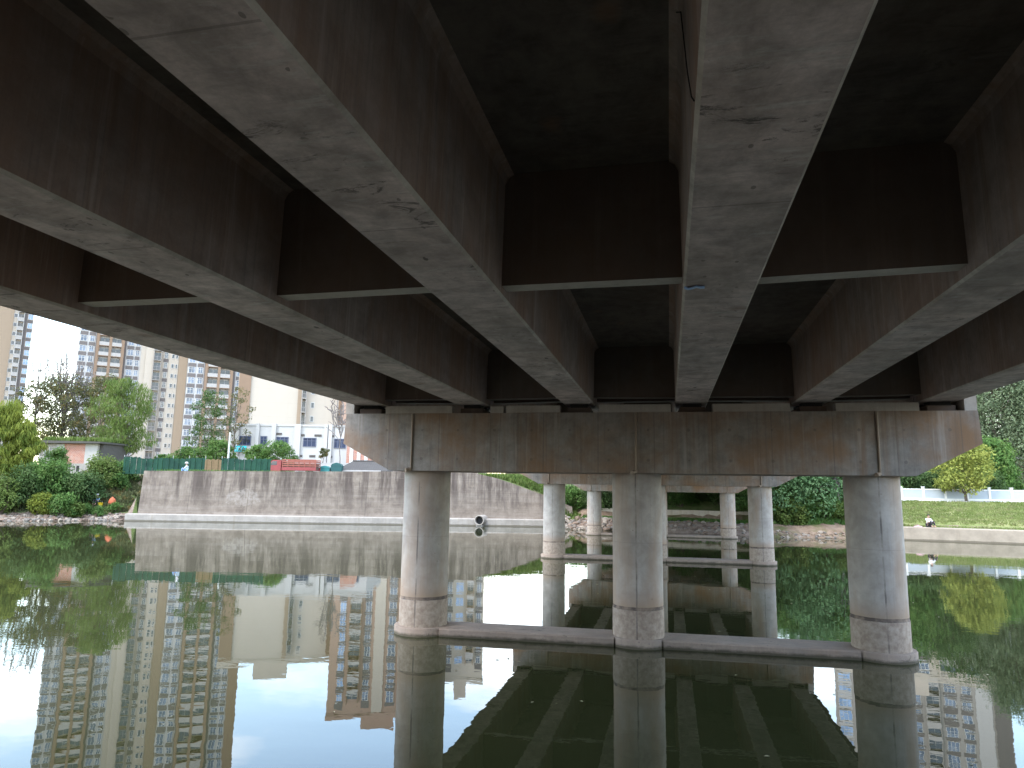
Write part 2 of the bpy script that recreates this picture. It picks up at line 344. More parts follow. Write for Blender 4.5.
M['rail'] = simple('grey_railing', (.28, .27, .27), .6)
M['pipe'] = simple('plastic_drain_pipe', (.30, .235, .18), .55)
M['rubber'] = simple('rubber_pad', (.02, .02, .02), .8)
M['steel'] = simple('galvanised_metal', (.3, .3, .3), .5, metal=.6)

# ------------------------------------------------------------------ setting: water and ground
WL = [(-400, -60), (-160, 8), (-90, 35), (-56, 49.2), (-48, 54.6), (-31.5, 58.6), (-17, 62.6), (-11.5, 64), (-8, 61), (2, 60.5), (8, 58), (14, 59.4), (18, 59.3), (25, 57.8), (60, 54), (400, 20)]
def poly(x, P):
    for (a, b), (c, e) in zip(P, P[1:]):
        if x <= c: return b + (e-b)*(x-a)/(c-a)
    return P[-1][1]
def waterline(x): return poly(x, WL)
TOP = [(-48, 4.55), (-31, 4.75), (-18.3, 5.0), (-15.2, 4.3), (-11.5, 2.95), (-8, 1.6)]
def sm(a, b, x): t = min(1, max(0, (x-a)/(b-a))); return t*t*(3-2*t)
def ground_h(x, y):
    n = mnoise.noise(Vector((x*.35, y*.35, 0)))*.22 + mnoise.noise(Vector((x*1.3, y*1.3, 3)))*.08
    ny = 2.2 + .03*abs(x) + .012*max(0, -x)**1.5*0
    if y < ny:
        dn = ny-y; z = -.5 + 2.1*sm(-.5, 2.6, dn) + 3.2*sm(4, 14, dn) + n*.4 + (3.6*sm(9, 12, abs(x+.6))*sm(.5, 3, dn) if dn < 40 else 3.6)  # last term: side mounds added on the unseen near bank to block light
        return z
    dd = (y - waterline(x))*.95
    if dd < -6: return -1.6
    def natural(): return poly(dd, [(-6, -1.6), (-1, -.35), (0, .02), (2, .45), (3.5, 1.1), (10, 4.3), (700, 6)]) + n*min(1, max(0, dd))
    def walled(): return (-1.2 if dd < 1.5 else min(4.45, poly(x, TOP) - .15 + max(0, dd-2.2)*.38)) if dd < 30 else 4.45 + (dd-30)*.002
    def under(): return poly(dd, [(-6, -1.6), (-.6, -.3), (0, .02), (3, .72), (5.9, .85), (6.2, 1.45), (8, 1.7), (15, 4.8), (700, 7)]) + n*min(1, max(0, dd))*.7
    def right(): return poly(dd, [(-6, -1.6), (-1, -.4), (.05, -.1), (.5, .93), (4.2, 1.02), (5, 1.25), (14.2, 2.85), (16, 2.9), (60, 3.6), (700, 6)]) + n*.35*min(1, max(0, dd-.5))
    def rubble(): return poly(dd, [(-6, -1.6), (-.6, -.3), (0, .02), (1.6, .75), (3.2, 1.15), (14, 3.2), (700, 6)]) + n*min(1, max(0, dd))
    zs = [(-49.0, natural), (-47.4, walled), (-12.0, walled), (-8.5, under), (6.5, under), (8, rubble), (16, rubble), (17.5, right)]
    if x <= zs[0][0]: return natural()
    if x >= zs[-1][0]: return right()
    for (a, fa), (b, fb) in zip(zs, zs[1:]):
        if x <= b:
            t = sm(a, b, x); return fa()*(1-t) + fb()*t
def axis(segs):
    r = []
    for a, b, st in segs:
        n = max(1, round((b-a)/st)); r += [a+(b-a)*i/n for i in range(n)]
    return r + [segs[-1][1]]
gx = axis([(-1500, -400, 220), (-400, -90, 31), (-90, -62, 2), (-62, 34, .55), (34, 70, 2), (70, 400, 33), (400, 1500, 220)])
gy = axis([(-400, -60, 68), (-60, -6, 3), (-6, 6, .5), (6, 44, 4), (44, 82, .5), (82, 120, 3), (120, 300, 20), (300, 2400, 300)])
g = MB(); nxs = len(gx)
g.v = [(x, y, ground_h(x, y)) for y in gy for x in gx]
GM = ['bed', 'gravel', 'soil', 'grass', 'cover', 'paving']
for j in range(len(gy)-1):
    for i in range(nxs-1):
        x = (gx[i]+gx[i+1])/2; y = (gy[j]+gy[j+1])/2; dd = (y-waterline(x))*.95
        jit = mnoise.noise(Vector((x*.6, y*.6, 9)))*1.2
        if y < 3: k = 2 if y > -6 else 4
        elif dd < -1: k = 0
        elif x < -48.5: k = 1 if dd < 2.3+jit*.4 else (4 if dd < 40 else 5)
        elif x < -11.5: k = 4 if x > -18+jit or dd < 3.4+jit else 5
        elif x < 7: k = 1 if dd < 3.6+jit*.5 else (3 if dd < 4.8 else (2 if dd < 7 else 4))
        elif x < 16.5: k = 2 if dd < 2.6+jit else 4
        else: k = 1 if dd < .4 else (2 if abs(dd-3.3+jit*.25) < .75 else 3 if dd < 14.5 else (5 if dd < 24 else 4))
        g.f.append((j*nxs+i, j*nxs+i+1, (j+1)*nxs+i+1, (j+1)*nxs+i)); g.m.append(k); g.sm.append(True)
tag(g.build('ground', [M[k] for k in GM], fix=False), kind='structure')
wt = MB(); wt.add([(-700, -30, 0), (700, -30, 0), (700, 82, 0), (-700, 82, 0)], [(0, 1, 2, 3)])
tag(wt.build('water', M['water'], fix=False), kind='structure')

# ------------------------------------------------------------------ bridge piers
SK, XC, CS, RC = .0355, -.7157, 4.938, .5486
YP = [-2.92, 16.124, 35.165, 54.417, 73.5]
ZT, ZB, ZTIE, ZG = EYE+1.746, EYE+.414, .184, EYE+1.964
def gy0(Y, X): return Y + SK*(X-XC)
PIER_LAB = ['nearest concrete bridge pier with three round columns standing in the river',
            'second concrete bridge pier, seen between the columns of the nearest one',
            'farthest concrete bridge pier of three columns, close to the rubble bank']
GX = [.8644 + (k-4)*2.5 for k in range(1, 7)]          # right bottom edge of each girder
GW = .698
# shared column mesh, base at tie top
cb = MB(); hc = ZB - ZTIE
cb.lathe([(RC+.012, 0), (RC+.012, .585), (RC+.004, .612), (RC-.004, .63), (RC, .66), (RC, hc)], 56); colme = cb.mesh('column', M['column']); cb.fix(colme)
for pi_, Y in enumerate(YP[1:4]):
    root = empty('bridge_pier', (XC, Y, 0), PIER_LAB[pi_], 'bridge pier', 'piers of the bridge', atan2(SK, 1))
    zb = ZB - (.36 if pi_ == 2 else (.06 if pi_ == 1 else 0))
    cap = MB()
    cap.prism([(-6.80, ZT), (-6.84, zb+.62), (-5.70, zb+.02), (-5.66, zb), (5.60, zb), (5.64, zb+.02), (6.87, zb+.66), (6.83, ZT)], -.68, .68)
    cap.build('cap_beam', M['cap'], root)
    for sgn, x0, x1 in ((-1, -6.83, -6.62), (1, 6.60, 6.83)):
        b = MB(); b.box(x0, x1, -.66, .66, ZT+.002, ZT+.36); b.build('end_block', M['kerb'], root)
    for i in range(6):
        xm = GX[i]-GW/2-XC
        for yy in (-.3, .3):
            b = MB(); b.box(xm-.27, xm+.27, yy-.2, yy+.2, ZT+.002, ZT+.13); pl_ = b.build('bearing_plinth', M['diaphragm'], root)  # dark material imitates the shade in the gap under the girders
            b = MB(); b.box(xm-.2, xm+.2, yy-.16, yy+.16, ZT+.132, ZG-.002); b.build('bearing_pad', M['rubber'], pl_)
        if i < 5:
            b = MB(); x0, x1 = GX[i]-XC+.06+random.uniform(0, .12), GX[i+1]-GW-XC-.05-random.uniform(0, .2)
            if i == 1: b.box(x0, x0+.30, -.676, -.42, ZT+.003, ZT+.15); b.box(x0+.37, x1, -.67, -.42, ZT+.003, ZT+.165)
            else: b.box(x0, x1, -.676, -.42, ZT+.003, ZT+.175)
            b.build('edge_kerb', M['kerb'], root)
    for t in (-CS, 0, CS):
        hcol = zb - ZTIE
        o = link('column', colme, root, (t, 0, ZTIE)); o.scale.z = 1 if pi_ == 0 else hcol/hc
        b = MB(); b.lathe([(.655, -3), (.66, ZTIE-.02), (.64, ZTIE)], 48); b.build('pile_head', M['tie'], root, (t, 0, 0))
        dx = {-CS: -.2, 0: 0.0, CS: -.02}[t]
        b = MB(); b.tube([(t+dx, -.70, zb+.02), (t+dx, -.70, ZT-.01)], .024, 8); b.tube([(t+dx-.01, -.68, zb+.035), (t+dx-.1, -.78, zb+.01)], .045, 8)
        b.build('drain_pipe', M['pipe'], root)
    for a, c_ in ((-CS, 0), (0, CS)):
        b = MB(); nseg = 14
        for k in range(nseg):
            x0 = a+.52+(c_-a-1.04)*k/nseg; x1 = a+.52+(c_-a-1.04)*(k+1)/nseg
            b.prism([(-.46, -.9), (.46, -.9), (.46, ZTIE-.03), (.43, ZTIE-.004), (-.43, ZTIE-.004), (-.46, ZTIE-.03)], x0, x1, 'x')
        tb = b.build('tie_beam', M['tie'], root)

# ------------------------------------------------------------------ bridge spans
SPAN_LAB = ['nearest bridge span of six concrete girders passing directly overhead', 'second bridge span, between the nearest and the middle pier',
            'third bridge span, between the middle pier and the farthest pier', 'farthest bridge span, landing on the tree covered bank']
DZ = ZG + 1.31
def girder_poly(xr):
    xl = xr-GW; c = .025
    return [(xl+c, ZG), (xr-c, ZG), (xr, ZG+c), (xr+.02, DZ-.12), (xr+.05, DZ-.04), (xr+.11, DZ-.002), (xl-.11, DZ-.002), (xl-.05, DZ-.04), (xl-.02, DZ-.12), (xl, ZG+c)]
for si in range(4):
    ya, yb = YP[si], YP[si+1]
    root = empty('bridge_span', (0, (ya+yb)/2, ZG), SPAN_LAB[si], 'bridge span', 'spans of the bridge')
    oz = Vector((0, -(ya+yb)/2, -ZG))
    for xr in GX:
        xm = xr-GW/2; y0 = gy0(ya, xm)+.04; y1 = gy0(yb, xm)-.04
        b = MB(); P = girder_poly(xr); n = len(P)
        vs = [(u, y0, v) for u, v in P] + [(u, y1, v) for u, v in P]
        b.add(vs[:n], [range(n)]); b.add(vs[n:], [range(n)])
        for i in range(n):
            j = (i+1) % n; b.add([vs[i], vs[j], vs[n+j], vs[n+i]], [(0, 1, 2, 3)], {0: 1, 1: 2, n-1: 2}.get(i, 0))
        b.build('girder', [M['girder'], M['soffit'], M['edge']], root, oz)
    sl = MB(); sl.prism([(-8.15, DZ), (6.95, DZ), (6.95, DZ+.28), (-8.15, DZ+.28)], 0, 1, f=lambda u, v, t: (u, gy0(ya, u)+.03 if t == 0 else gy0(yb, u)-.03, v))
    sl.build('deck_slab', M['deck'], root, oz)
    for x0, x1 in ((-8.15, -7.85), (6.65, 6.95)):
        b = MB(); b.prism([(x0, DZ+.283), (x1, DZ+.283), (x1-.05, DZ+1.15), (x0+.05, DZ+1.15)], gy0(ya, x0)+.03, gy0(yb, x0)-.03); b.build('parapet', M['kerb'], root, oz)
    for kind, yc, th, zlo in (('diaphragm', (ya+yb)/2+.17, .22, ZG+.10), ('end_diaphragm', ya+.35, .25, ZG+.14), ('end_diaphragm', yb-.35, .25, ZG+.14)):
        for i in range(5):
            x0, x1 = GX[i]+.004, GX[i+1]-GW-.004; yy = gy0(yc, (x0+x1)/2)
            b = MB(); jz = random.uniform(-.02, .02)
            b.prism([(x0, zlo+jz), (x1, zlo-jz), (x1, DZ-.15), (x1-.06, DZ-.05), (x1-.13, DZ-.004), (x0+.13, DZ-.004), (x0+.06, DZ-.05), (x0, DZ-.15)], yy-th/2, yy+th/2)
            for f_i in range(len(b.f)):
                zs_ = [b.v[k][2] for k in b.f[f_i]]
                if len(zs_) == 4 and max(zs_) < zlo+.1: b.m[f_i] = 1  # underside painted paler to imitate light caught from below
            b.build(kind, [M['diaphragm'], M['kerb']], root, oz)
# abutments
for Y, s_, lab in ((YP[0], -1, 'concrete bridge abutment on the near bank below the first span'), (YP[4], 1, 'concrete bridge abutment behind bushes under the farthest span')):
    b = MB(); b.box(-8.1, 6.9, Y-.7 if s_ > 0 else Y-1.4, Y+1.4 if s_ > 0 else Y+.7, -.5, ZG-.15); b.box(-8.1, 6.9, Y+.5*s_, Y+1.4*s_, ZG-.148, DZ+.2)
    tag(b.build('bridge_abutment', M['cap']), lab, 'bridge abutment')
# blue scrap of plastic stuck on the middle girder, and the loose wire on its side
b = MB(); sx = GX[3]-GW
vs = [(sx+.01+.19*u, 6.62+.07*v+.02*sin(u*7), ZG-.004-.012*abs(sin(u*6+v*3))) for u in [0, .2, .4, .6, .8, 1] for v in [0, .35, .7, 1]]
b.add(vs, [(i*4+j, i*4+j+1, i*4+j+5, i*4+j+4) for i in range(5) for j in range(3)])
vs2 = [(x, y, z-.006) for x, y, z in vs]; b.add(vs2, [(i*4+j, i*4+j+4, i*4+j+5, i*4+j+1) for i in range(5) for j in range(3)])
tag(b.build('plastic_scrap', simple('pale_blue_plastic', (.45, .62, .95), .4)), 'pale blue scrap of plastic stuck under the middle girder', 'plastic scrap')
b = MB(); b.tube([(sx-.06, 4.4, ZG+1.262), (sx-.035, 4.25, ZG+1.15), (sx-.03, 4.05, ZG+.85), (sx-.022, 3.75, ZG+.4), (sx-.014, 3.5, ZG+.1), (sx-.005, 3.42, ZG+.03)], .004, 6)
tag(b.build('wire', M['rubber']), 'thin dark wire hanging along the left side of the middle girder', 'wire')

# ------------------------------------------------------------------ embankment wall, low walls, outfall
def strip(pts_prof, path, name, mats, seglen=1.2):
    """sweep a (d, z) outline along a plan path; outline callable of x"""
    P = [Vector((*p, 0)) for p in path]; st = []
    for a, c_ in zip(P, P[1:]):
        n = max(1, int((c_-a).length/seglen)); st += [a.lerp(c_, i/n) for i in range(n)]
    st.append(P[-1]); vs = []; m = None
    for i, p in enumerate(st):
        t = (st[min(i+1, len(st)-1)]-st[max(i-1, 0)]).normalized(); nrm = Vector((-t.y, t.x, 0))
        pr = pts_prof(p.x); m = len(pr); vs += [(p.x+nrm.x*dd, p.y+nrm.y*dd, z) for dd, z in pr]
    b = MB(); k = len(st)
    b.add(vs, [(i*m+j, i*m+(j+1) % m, (i+1)*m+(j+1) % m, (i+1)*m+j) for i in range(k-1) for j in range(m)])
    b.add(vs[:m], [range(m)]); b.add(vs[-m:], [range(m)])
    return b
wpath = [(-47.6, 54.9), (-31.5, 58.7), (-17, 62.7), (-11.5, 64.1), (-8.6, 65.0)]
root = empty('embankment_wall', (-30, 59, 0), 'long weathered grey concrete embankment wall along the left far bank', 'wall')
off = Vector((30, -59, 0))
strip(lambda x: [(.75, .1), (.95, .8), (1.35, poly(x, TOP)), (2.3, poly(x, TOP)), (2.3, .1)], wpath, '', None).build('wall_face', M['wall'], root, off)
strip(lambda x: [(0, -.6), (0, .58), (.06, .64), (.80, .66), (.80, -.6)], [(-48.2, 54.7)]+wpath[1:], '', None).build('base_ledge', M['ledge'], root, off)
# outfall pipe
px = at(483.5, 519.5, 62.5)
root = empty('outfall_pipe', (-16.95, 62.62, .52), 'round concrete outfall pipe with a black opening at the foot of the wall', 'pipe')
b = MB(); n = 28
ring = lambda r, y: [(r*cos(2*pi*k/n), y, r*sin(2*pi*k/n)) for k in range(n)]
vs = ring(.46, 1.2)+ring(.46, -.55)+ring(.37, -.55)+ring(.37, 1.0)
b.add(vs, [(i*n+k, i*n+(k+1) % n, (i+1)*n+(k+1) % n, (i+1)*n+k) for i in range(3) for k in range(n)], 0, True)
b.build('pipe_barrel', M['ledge'], root)
b = MB(); b.add(ring(.368, -.18), [range(n)]); b.add(ring(.368, -.15), [range(n)]); b.build('shade_disc', M['rubber'], root)  # black disc stands in for the unlit inside of the pipe
b = MB(); b.box(-.3, .3, -.5, .2, -.85, -.36); b.build('pipe_support', M['old_plaster'], root)
# low river wall on the right bank, terrace wall under the bridge
rp_ = [(17.0, 59.25), (25, 57.75), (60, 53.95), (110, 49)]
b = strip(lambda x: [(0, -.8), (0, .92), (.04, .99), (.55, 1.0), (.55, -.8)], rp_, '', None)
tag(b.build('river_wall', mat_ledge('river_wall_concrete', (.35, .295, .23))), 'low stained concrete river wall below the grassy right bank', 'wall')
b = strip(lambda x: [(0, .4), (0, 1.66), (.04, 1.72), (.5, 1.72), (.5, .4)], [(-7.5, 67.6), (2, 67), (8, 65)], '', None)
tag(b.build('terrace_wall', mat_ledge('terrace_concrete', (.5, .44, .36))), 'low concrete terrace wall under the farthest span of the bridge', 'wall')

b = MB()
for _ in range(70):
    x = random.choice((random.uniform(-5, 4), random.uniform(-9, 12))); y = random.uniform(8, 30); a = random.uniform(0, 6); l = random.uniform(.02, .06); w_ = l*.45
    if abs(y-16.1-SK*(x-XC)) < .8 or abs(y-35.2) < .9 and abs(x) < 7: continue
    dx, dy = cos(a), sin(a); b.add([(x-dx*l, y-dy*l, .003), (x+dy*w_, y-dx*w_, .009), (x+dx*l, y+dy*l, .003), (x-dy*w_, y+dx*w_, .009)], [(0, 1, 2, 3)])
tag(b.build('floating_leaves', simple('floating_leaf', (.34, .31, .2), .7, .4, 6), fix=False), 'small leaves and specks drifting on the river', 'leaf litter', kind='stuff')
# rubble on the shore (uncountable)
def rocks(name, pts, mat, label, size=(.08, .35)):
    b = MB()
    for (x, y) in pts:
        bm = bmesh.new(); bmesh.ops.create_icosphere(bm, subdivisions=1, radius=1)
        r = random.uniform(*size)*random.choice((.6, 1, 1)); sc = Vector((r*random.uniform(.8, 1.7), r*random.uniform(.7, 1.4), r*random.uniform(.45, .9)))
        rot = Matrix.Rotation(random.uniform(0, 6), 3, 'Z') @ Matrix.Rotation(random.uniform(-.5, .5), 3, 'X'); z = ground_h(x, y)
        vs = []
        for v in bm.verts:
            p = v.co*random.uniform(.7, 1.2); p = rot @ Vector((p.x*sc.x, p.y*sc.y, p.z*sc.z)); vs.append((x+p.x, y+p.y, max(z+p.z+r*.15, -.3)))
        b.add(vs, [[v.index for v in f.verts] for f in bm.faces], random.randint(0, 2)); bm.free()
    tag(b.build(name, mat), label, 'rubble', kind='stuff')
RM = [simple('pale_stone', (.28, .235, .19), .9, .3, 4), simple('brown_stone', (.19, .135, .10), .9, .3, 4), simple('grey_stone', (.17, .15, .13), .9, .3, 4)]
def shore(x0, x1, d0, d1, n): return [(x, waterline(x)+random.uniform(d0, d1)) for x in [random.uniform(x0, x1) for _ in range(n)]]
rocks('rubble', shore(-62, -48.5, -.1, 2.3, 420) + shore(-58, -48.5, 0, 1, 160), RM, 'pale pebbles and stones along the left shore', (.05, .22))
rocks('rubble', shore(-10.5, -4.5, -.2, 3.6, 260), RM, 'broken concrete lumps on the bank behind the bridge columns', (.07, .34))
rocks('rubble', shore(-4, 7.5, .2, 4, 260), RM, 'brown stones on the shore under the bridge', (.06, .2))
rocks('rubble', shore(7.5, 17, -.15, .9, 170), RM, 'brown stones and earth lumps below the right bank bushes', (.04, .17))

# ------------------------------------------------------------------ vegetation
def leaf_blob(b, c, r, n, ls, m=0, flat=.35, droop=0.0, shell=.45):
    """leaf quads through an ellipsoid, denser towards its skin"""
    for _ in range(n):
        while True:
            u = Vector((random.gauss(0, 1), random.gauss(0, 1), random.gauss(0, 1)))
            if u.length > .01: break
        u.normalize(); k = 1 - shell*random.random()**1.6 + (abs(random.gauss(0, .16)) if random.random() < .3 else 0)
        wob = 1 + .5*mnoise.noise(Vector((u.x*2.1+c[0], u.y*2.1+c[1], u.z*2.1)))
        p = Vector((c[0]+u.x*r[0]*k*wob, c[1]+u.y*r[1]*k*wob, c[2]+u.z*r[2]*k*wob))
        nr = (Vector((u.x, u.y, u.z+.5))*(1-flat)+Vector((random.gauss(0, .6), random.gauss(0, .6), random.gauss(.35, .6)))).normalized()
        a = nr.cross(Vector((random.gauss(0, 1), random.gauss(0, 1), random.gauss(0, .4)))).normalized(); e = nr.cross(a)
        if droop: a = (a*.4 + Vector((u.x*.25, u.y*.25, -droop))).normalized(); e = nr.cross(a).normalized()
        s = ls*random.uniform(.55, 1.25); w_ = s*(.5 if not droop else .22)
        l = s*(1 if not droop else 1.7)
        mid = p + nr*s*.12
        b.add([p-a*l*.5, mid+e*w_*.5, p+a*l*.5, mid-e*w_*.5], [(0, 1, 2, 3)], m)
def grow(b, p0, p1, r0, r1, m=0, n=6, wob=.12):
    p0 = Vector(p0); p1 = Vector(p1); L_ = (p1-p0).length; k = 5; pts = []; rr = []
    for i in range(k+1):
        t = i/k; j = Vector((random.gauss(0, 1), random.gauss(0, 1), random.gauss(0, .4)))*wob*L_*.25*sin(pi*t)
        pts.append(p0.lerp(p1, t)+j); rr.append(r0+(r1-r0)*t)
    b.tube(pts, rr, n, m); return pts
def tree(name, label, base, height, spread, leaf, nclump, nleaf, ls, group=None, trunk=.22, lean=(0, 0), low=.3, clumpr=.30, droop=0, bark='bark', twigs=0, cat='tree', flat=.35, top=1.0, depthf=1.0):
    base = Vector(base); root = empty(name, base, label, cat, group)
    tb = MB(); cb_ = MB(); topv = Vector((lean[0], lean[1], height*.78))
    tp = grow(tb, (0, 0, -.3), topv, trunk, trunk*.3, 0, 8, .06)
    ga = random.uniform(0, 6)
    for i in range(nclump):
        t = (i+.5)/nclump; z = height*(low+(1-low)*t*.96)
        env = spread*(.25+.75*(sin(pi*min(1, (.16+.84*t)))**.75)) if top else spread
        a = ga + i*2.39996 + random.uniform(-.4, .4); rad = env*(.15+.8*math.sqrt(random.random()))
        cx = lean[0]*t+cos(a)*rad; cy = lean[1]*t+sin(a)*rad*depthf
        rc_ = spread*clumpr*random.uniform(.65, 1.3)
        c = (cx, cy, min(z, height-rc_*.5)); src = tp[min(5, 1+int(t*4.2))]
        grow(tb, src, c, trunk*.34, trunk*.07, 0, 5, .16)
        leaf_blob(cb_, c, (rc_*1.15, rc_*1.15*depthf, rc_*.78), int(nleaf/nclump), ls, 0, flat, droop)
    for i in range(twigs):
        a = random.uniform(0, 2*pi); r_ = spread*random.uniform(.1, .75); e = Vector((lean[0]+cos(a)*r_, lean[1]+sin(a)*r_, height*random.uniform(.95, 1.28)))
        q = grow(tb, tp[random.choice((3, 4))], e, trunk*.24, .07, 0, 5, .2)
        for _ in range(4):
            s0 = random.choice(q[2:]); grow(tb, s0, s0+Vector((random.gauss(0, .8), random.gauss(0, .8), random.uniform(.4, 1.6))), .065, .03, 0, 4, .2)
    tb.build('trunk', M[bark], root)
    if nclump: cb_.build('crown', L[leaf], root, fix=False)
    return root
def bush(label, base, rx, rz, leaf, nclump, nleaf, ls, group=None, name='bush', flat=.35, droop=0, cat='bush'):
    root = empty(name, base, label, cat, group); b = MB(); s_ = MB()
    for i in range(nclump):
        a = i*2.4+random.uniform(-.5, .5); t = (i+.5)/nclump; rad = rx*.72*math.sqrt(random.random())
        z = rz*(.12+.74*t)*(1-.25*(rad/rx)**2); r = rx*random.uniform(.28, .46)
        c = (cos(a)*rad*(1.1-.55*t), sin(a)*rad*(1.1-.55*t)*.8, z); leaf_blob(b, c, (r, r, r*.8), nleaf//nclump, ls, 0, flat, droop)
        grow(s_, (random.uniform(-.3, .3), random.uniform(-.3, .3), -.2), c, .05, .015, 0, 5)
    s_.build('stems', M['bark'], root); b.build('foliage', L[leaf], root, fix=False); return root
def gp(px, depth, dz=0, up=25):
    v = atg(px, depth, 0, up); return Vector((v.x, v.y, ground_h(v.x, v.y)+dz))
def htop(px, py, depth): return zat(px, py, depth)

# left bank, from the water up
SB = 'shrubs and trees on the left bank'
p = gp(-4, 65); tree('bamboo_clump', 'tall yellow-green bamboo clump at the left edge of the far bank', p, htop(5, 402, 65)-p.z, 2.5, 'bamboo', 26, 8200, .40, SB, .09, low=.25, droop=.9, cat='bamboo')
p = gp(22, 65.5); tree('bamboo_clump', 'drooping yellow-green bamboo clump beside the brick shack', p, htop(24, 424, 65.5)-p.z, 1.7, 'bamboo', 22, 7000, .38, SB, .08, low=.22, droop=.9, cat='bamboo')
p = gp(8, 62.2); bush('low bright green bush on the shore below the bamboo', p, 2.3, 3.4, 'bright', 16, 3600, .26, SB)
p = gp(28, 63.2); bush('dark green bush under the bamboo, above the pebbles', p, 2.0, 4.0, 'dark', 16, 4200, .28, SB)
p = gp(52, 65); bush('leafy green bush just below the brick shack', p, 2.6, 4.0, 'mid', 22, 6400, .30, SB)
p = gp(84, 65.5); bush('wide dark leafy bush right of the shack, above the shore', p, 2.4, 2.9, 'dark', 20, 5600, .30, SB)
p = gp(104, 68.5); bush('fresh green bush climbing the slope beside the wall end', p, 2.2, 2.8, 'bright', 18, 4800, .28, SB)
p = gp(122, 70); bush('small green bush on top of the wall end', p, 1.8, 2.0, 'mid', 12, 2400, .25, SB)
for px, r, lab in ((90, .8, 'tiny bush left of the person on the shore'), (104, .9, 'tiny bush in front of the person on the shore'), (119, .9, 'tiny bush at the foot of the wall end')):
    p = gp(px, 64 if px < 110 else 65.2); bush(lab, p, r, .85, 'mid', 7, 900, .18, SB)
for px, dp_, r, h_, lf, lab in ((46, 62.6, 1.5, 1.9, 'bamboo', 'low yellowish bush at the edge of the pebbles'), (66, 62.9, 1.7, 1.9, 'mid', 'low leafy green bush right above the pebbles, below the shack'), (80, 63.2, 1.2, 1.3, 'bright', 'low bright bush right above the pebbles'), (118, 68.5, 1.4, 1.5, 'mid', 'green bush beside the slanting end of the wall'), (58, 69, 1.6, 3.2, 'mid', 'leafy green bush against the front of the brick shack')):
    p = gp(px, dp_); bush(lab, p, r, h_, lf, 14, 3000, .24, SB)
p = gp(62, 98, up=50); tree('sparse_tree', 'dark sparse tree with bare upper twigs behind the brick shack', p, htop(62, 376, 98)-p.z, 5.4, 'olive', 34, 7600, .40, 'trees behind the left bank', .3, low=.36, clumpr=.25, twigs=26, bark='twig')
p = gp(34, 96, up=50); tree('sparse_tree', 'thin dark tree left of the taller twiggy one, above the bamboo', p, htop(34, 378, 96)-p.z, 3.4, 'olive', 14, 1900, .4, 'trees behind the left bank', .2, low=.3, clumpr=.28, twigs=6, bark='twig')
p = gp(98, 96, up=50); tree('sparse_tree', 'rusty olive tree between the twiggy tree and the drooping one', p, htop(98, 372, 96)-p.z, 3.0, 'olive', 16, 3200, .38, 'trees behind the left bank', .2, low=.35)
p = gp(128, 85, up=50); tree('leaning_tree', 'bright green drooping tree leaning left over the wall end', p, htop(118, 378, 85)-p.z, 3.4, 'bright', 30, 9000, .36, 'trees behind the left bank', .24, lean=(-1.0, -.4), low=.28, droop=.75)
for px, yt, dpt, sp, leaf, lab in ((165, 455, 100, 2.0, 'mid', 'small round tree above the green fence, nearest the left towers'), (190, 447, 104, 2.6, 'mid', 'round green tree above the middle of the green fence'), (207, 388, 108, 3.2, 'dark', 'tall dark leafy tree in front of the right tall tower'),
                           (234, 384, 106, 2.3, 'olive', 'tall thin sparse tree beside the left corner of the white building'), (219, 440, 98, 2.2, 'mid', 'round green tree left of the turquoise sign')):
    p = gp(px, dpt); tree('street_tree', lab, p, htop(px, yt, dpt)-p.z, sp, leaf, 20, 3600 if leaf != 'olive' else 1100, .36, 'trees between the fence and the towers', .16, low=.3)
p = gp(256, 90); tree('street_tree', 'round green tree hiding the left windows of the white building', p, htop(256, 445, 90)-p.z, 1.7, 'mid', 18, 4200, .3, 'trees between the fence and the towers', .14, low=.2)
p = gp(277, 90); tree('street_tree', 'broad green tree just above the cab of the red truck', p, htop(277, 442, 90)-p.z, 2.5, 'mid', 20, 5200, .3, 'trees between the fence and the towers', .14, low=.2)
p = gp(340, 88); tree('bare_tree', 'bare leafless thin tree beside the grey tiled hut', p, htop(336, 412, 88)-p.z, 2.6, 'olive', 0, 0, .3, None, .1, twigs=9, bark='twig')
p = gp(323, 98); tree('small_palm', 'small palm-like shrub before the white building', p, htop(323, 448, 98)-p.z, .9, 'olive', 6, 420, .35, None, .07, low=.7, cat='shrub')
# right bank
RB = 'trees on the right bank'
for px, dpt, yt, sp, leaf, lab in ((772, 61, 440, 3.6, 'mid', 'dense green tree right of the second pier'), (800, 59.5, 428, 4.2, 'teal', 'dense bluish green tree behind the right column, largest there'), (826, 61.5, 420, 4.2, 'mid', 'dense green tree close behind the right column'),
                           (748, 66, 470, 3.2, 'dark', 'dark green tree beside the farthest span')):
    p = gp(px, dpt); tree('leafy_tree', lab, p, htop(px, yt, dpt)-p.z, sp, leaf, 44, 17000, .30, RB, .22, low=.04, clumpr=.34)
p = gp(838, 58); tree('dead_trunk', 'pale bare stem in the bushes left of the right column', p, 3.2, .5, 'mid', 0, 0, .3, None, .1, twigs=3, bark='twig', cat='trunk')
for px, dpt, r, hh, leaf, lab in ((786, 57.2, 1.6, 1.9, 'bright', 'low bright bush at the foot of the bank left of the right column'), (822, 58, 1.8, 2.2, 'mid', 'low green bush on the rubble bank right behind the column'), (804, 58, 1.5, 2.4, 'mid', 'leafy green bush in the middle of the rubble bank'), (842, 57.5, 1.3, 1.7, 'bright', 'small bright bush partly hidden by the right column')):
    p = gp(px, dpt); bush(lab, p, r, hh, leaf, 14, 2800, .26, 'bushes along the rubble bank')
p = gp(964, 67); tree('yellow_tree', 'yellow-green tree growing in front of the white fence', p, htop(966, 437, 67)-p.z, 2.55, 'yellow', 34, 6400, .33, None, .15, low=.2, clumpr=.3)
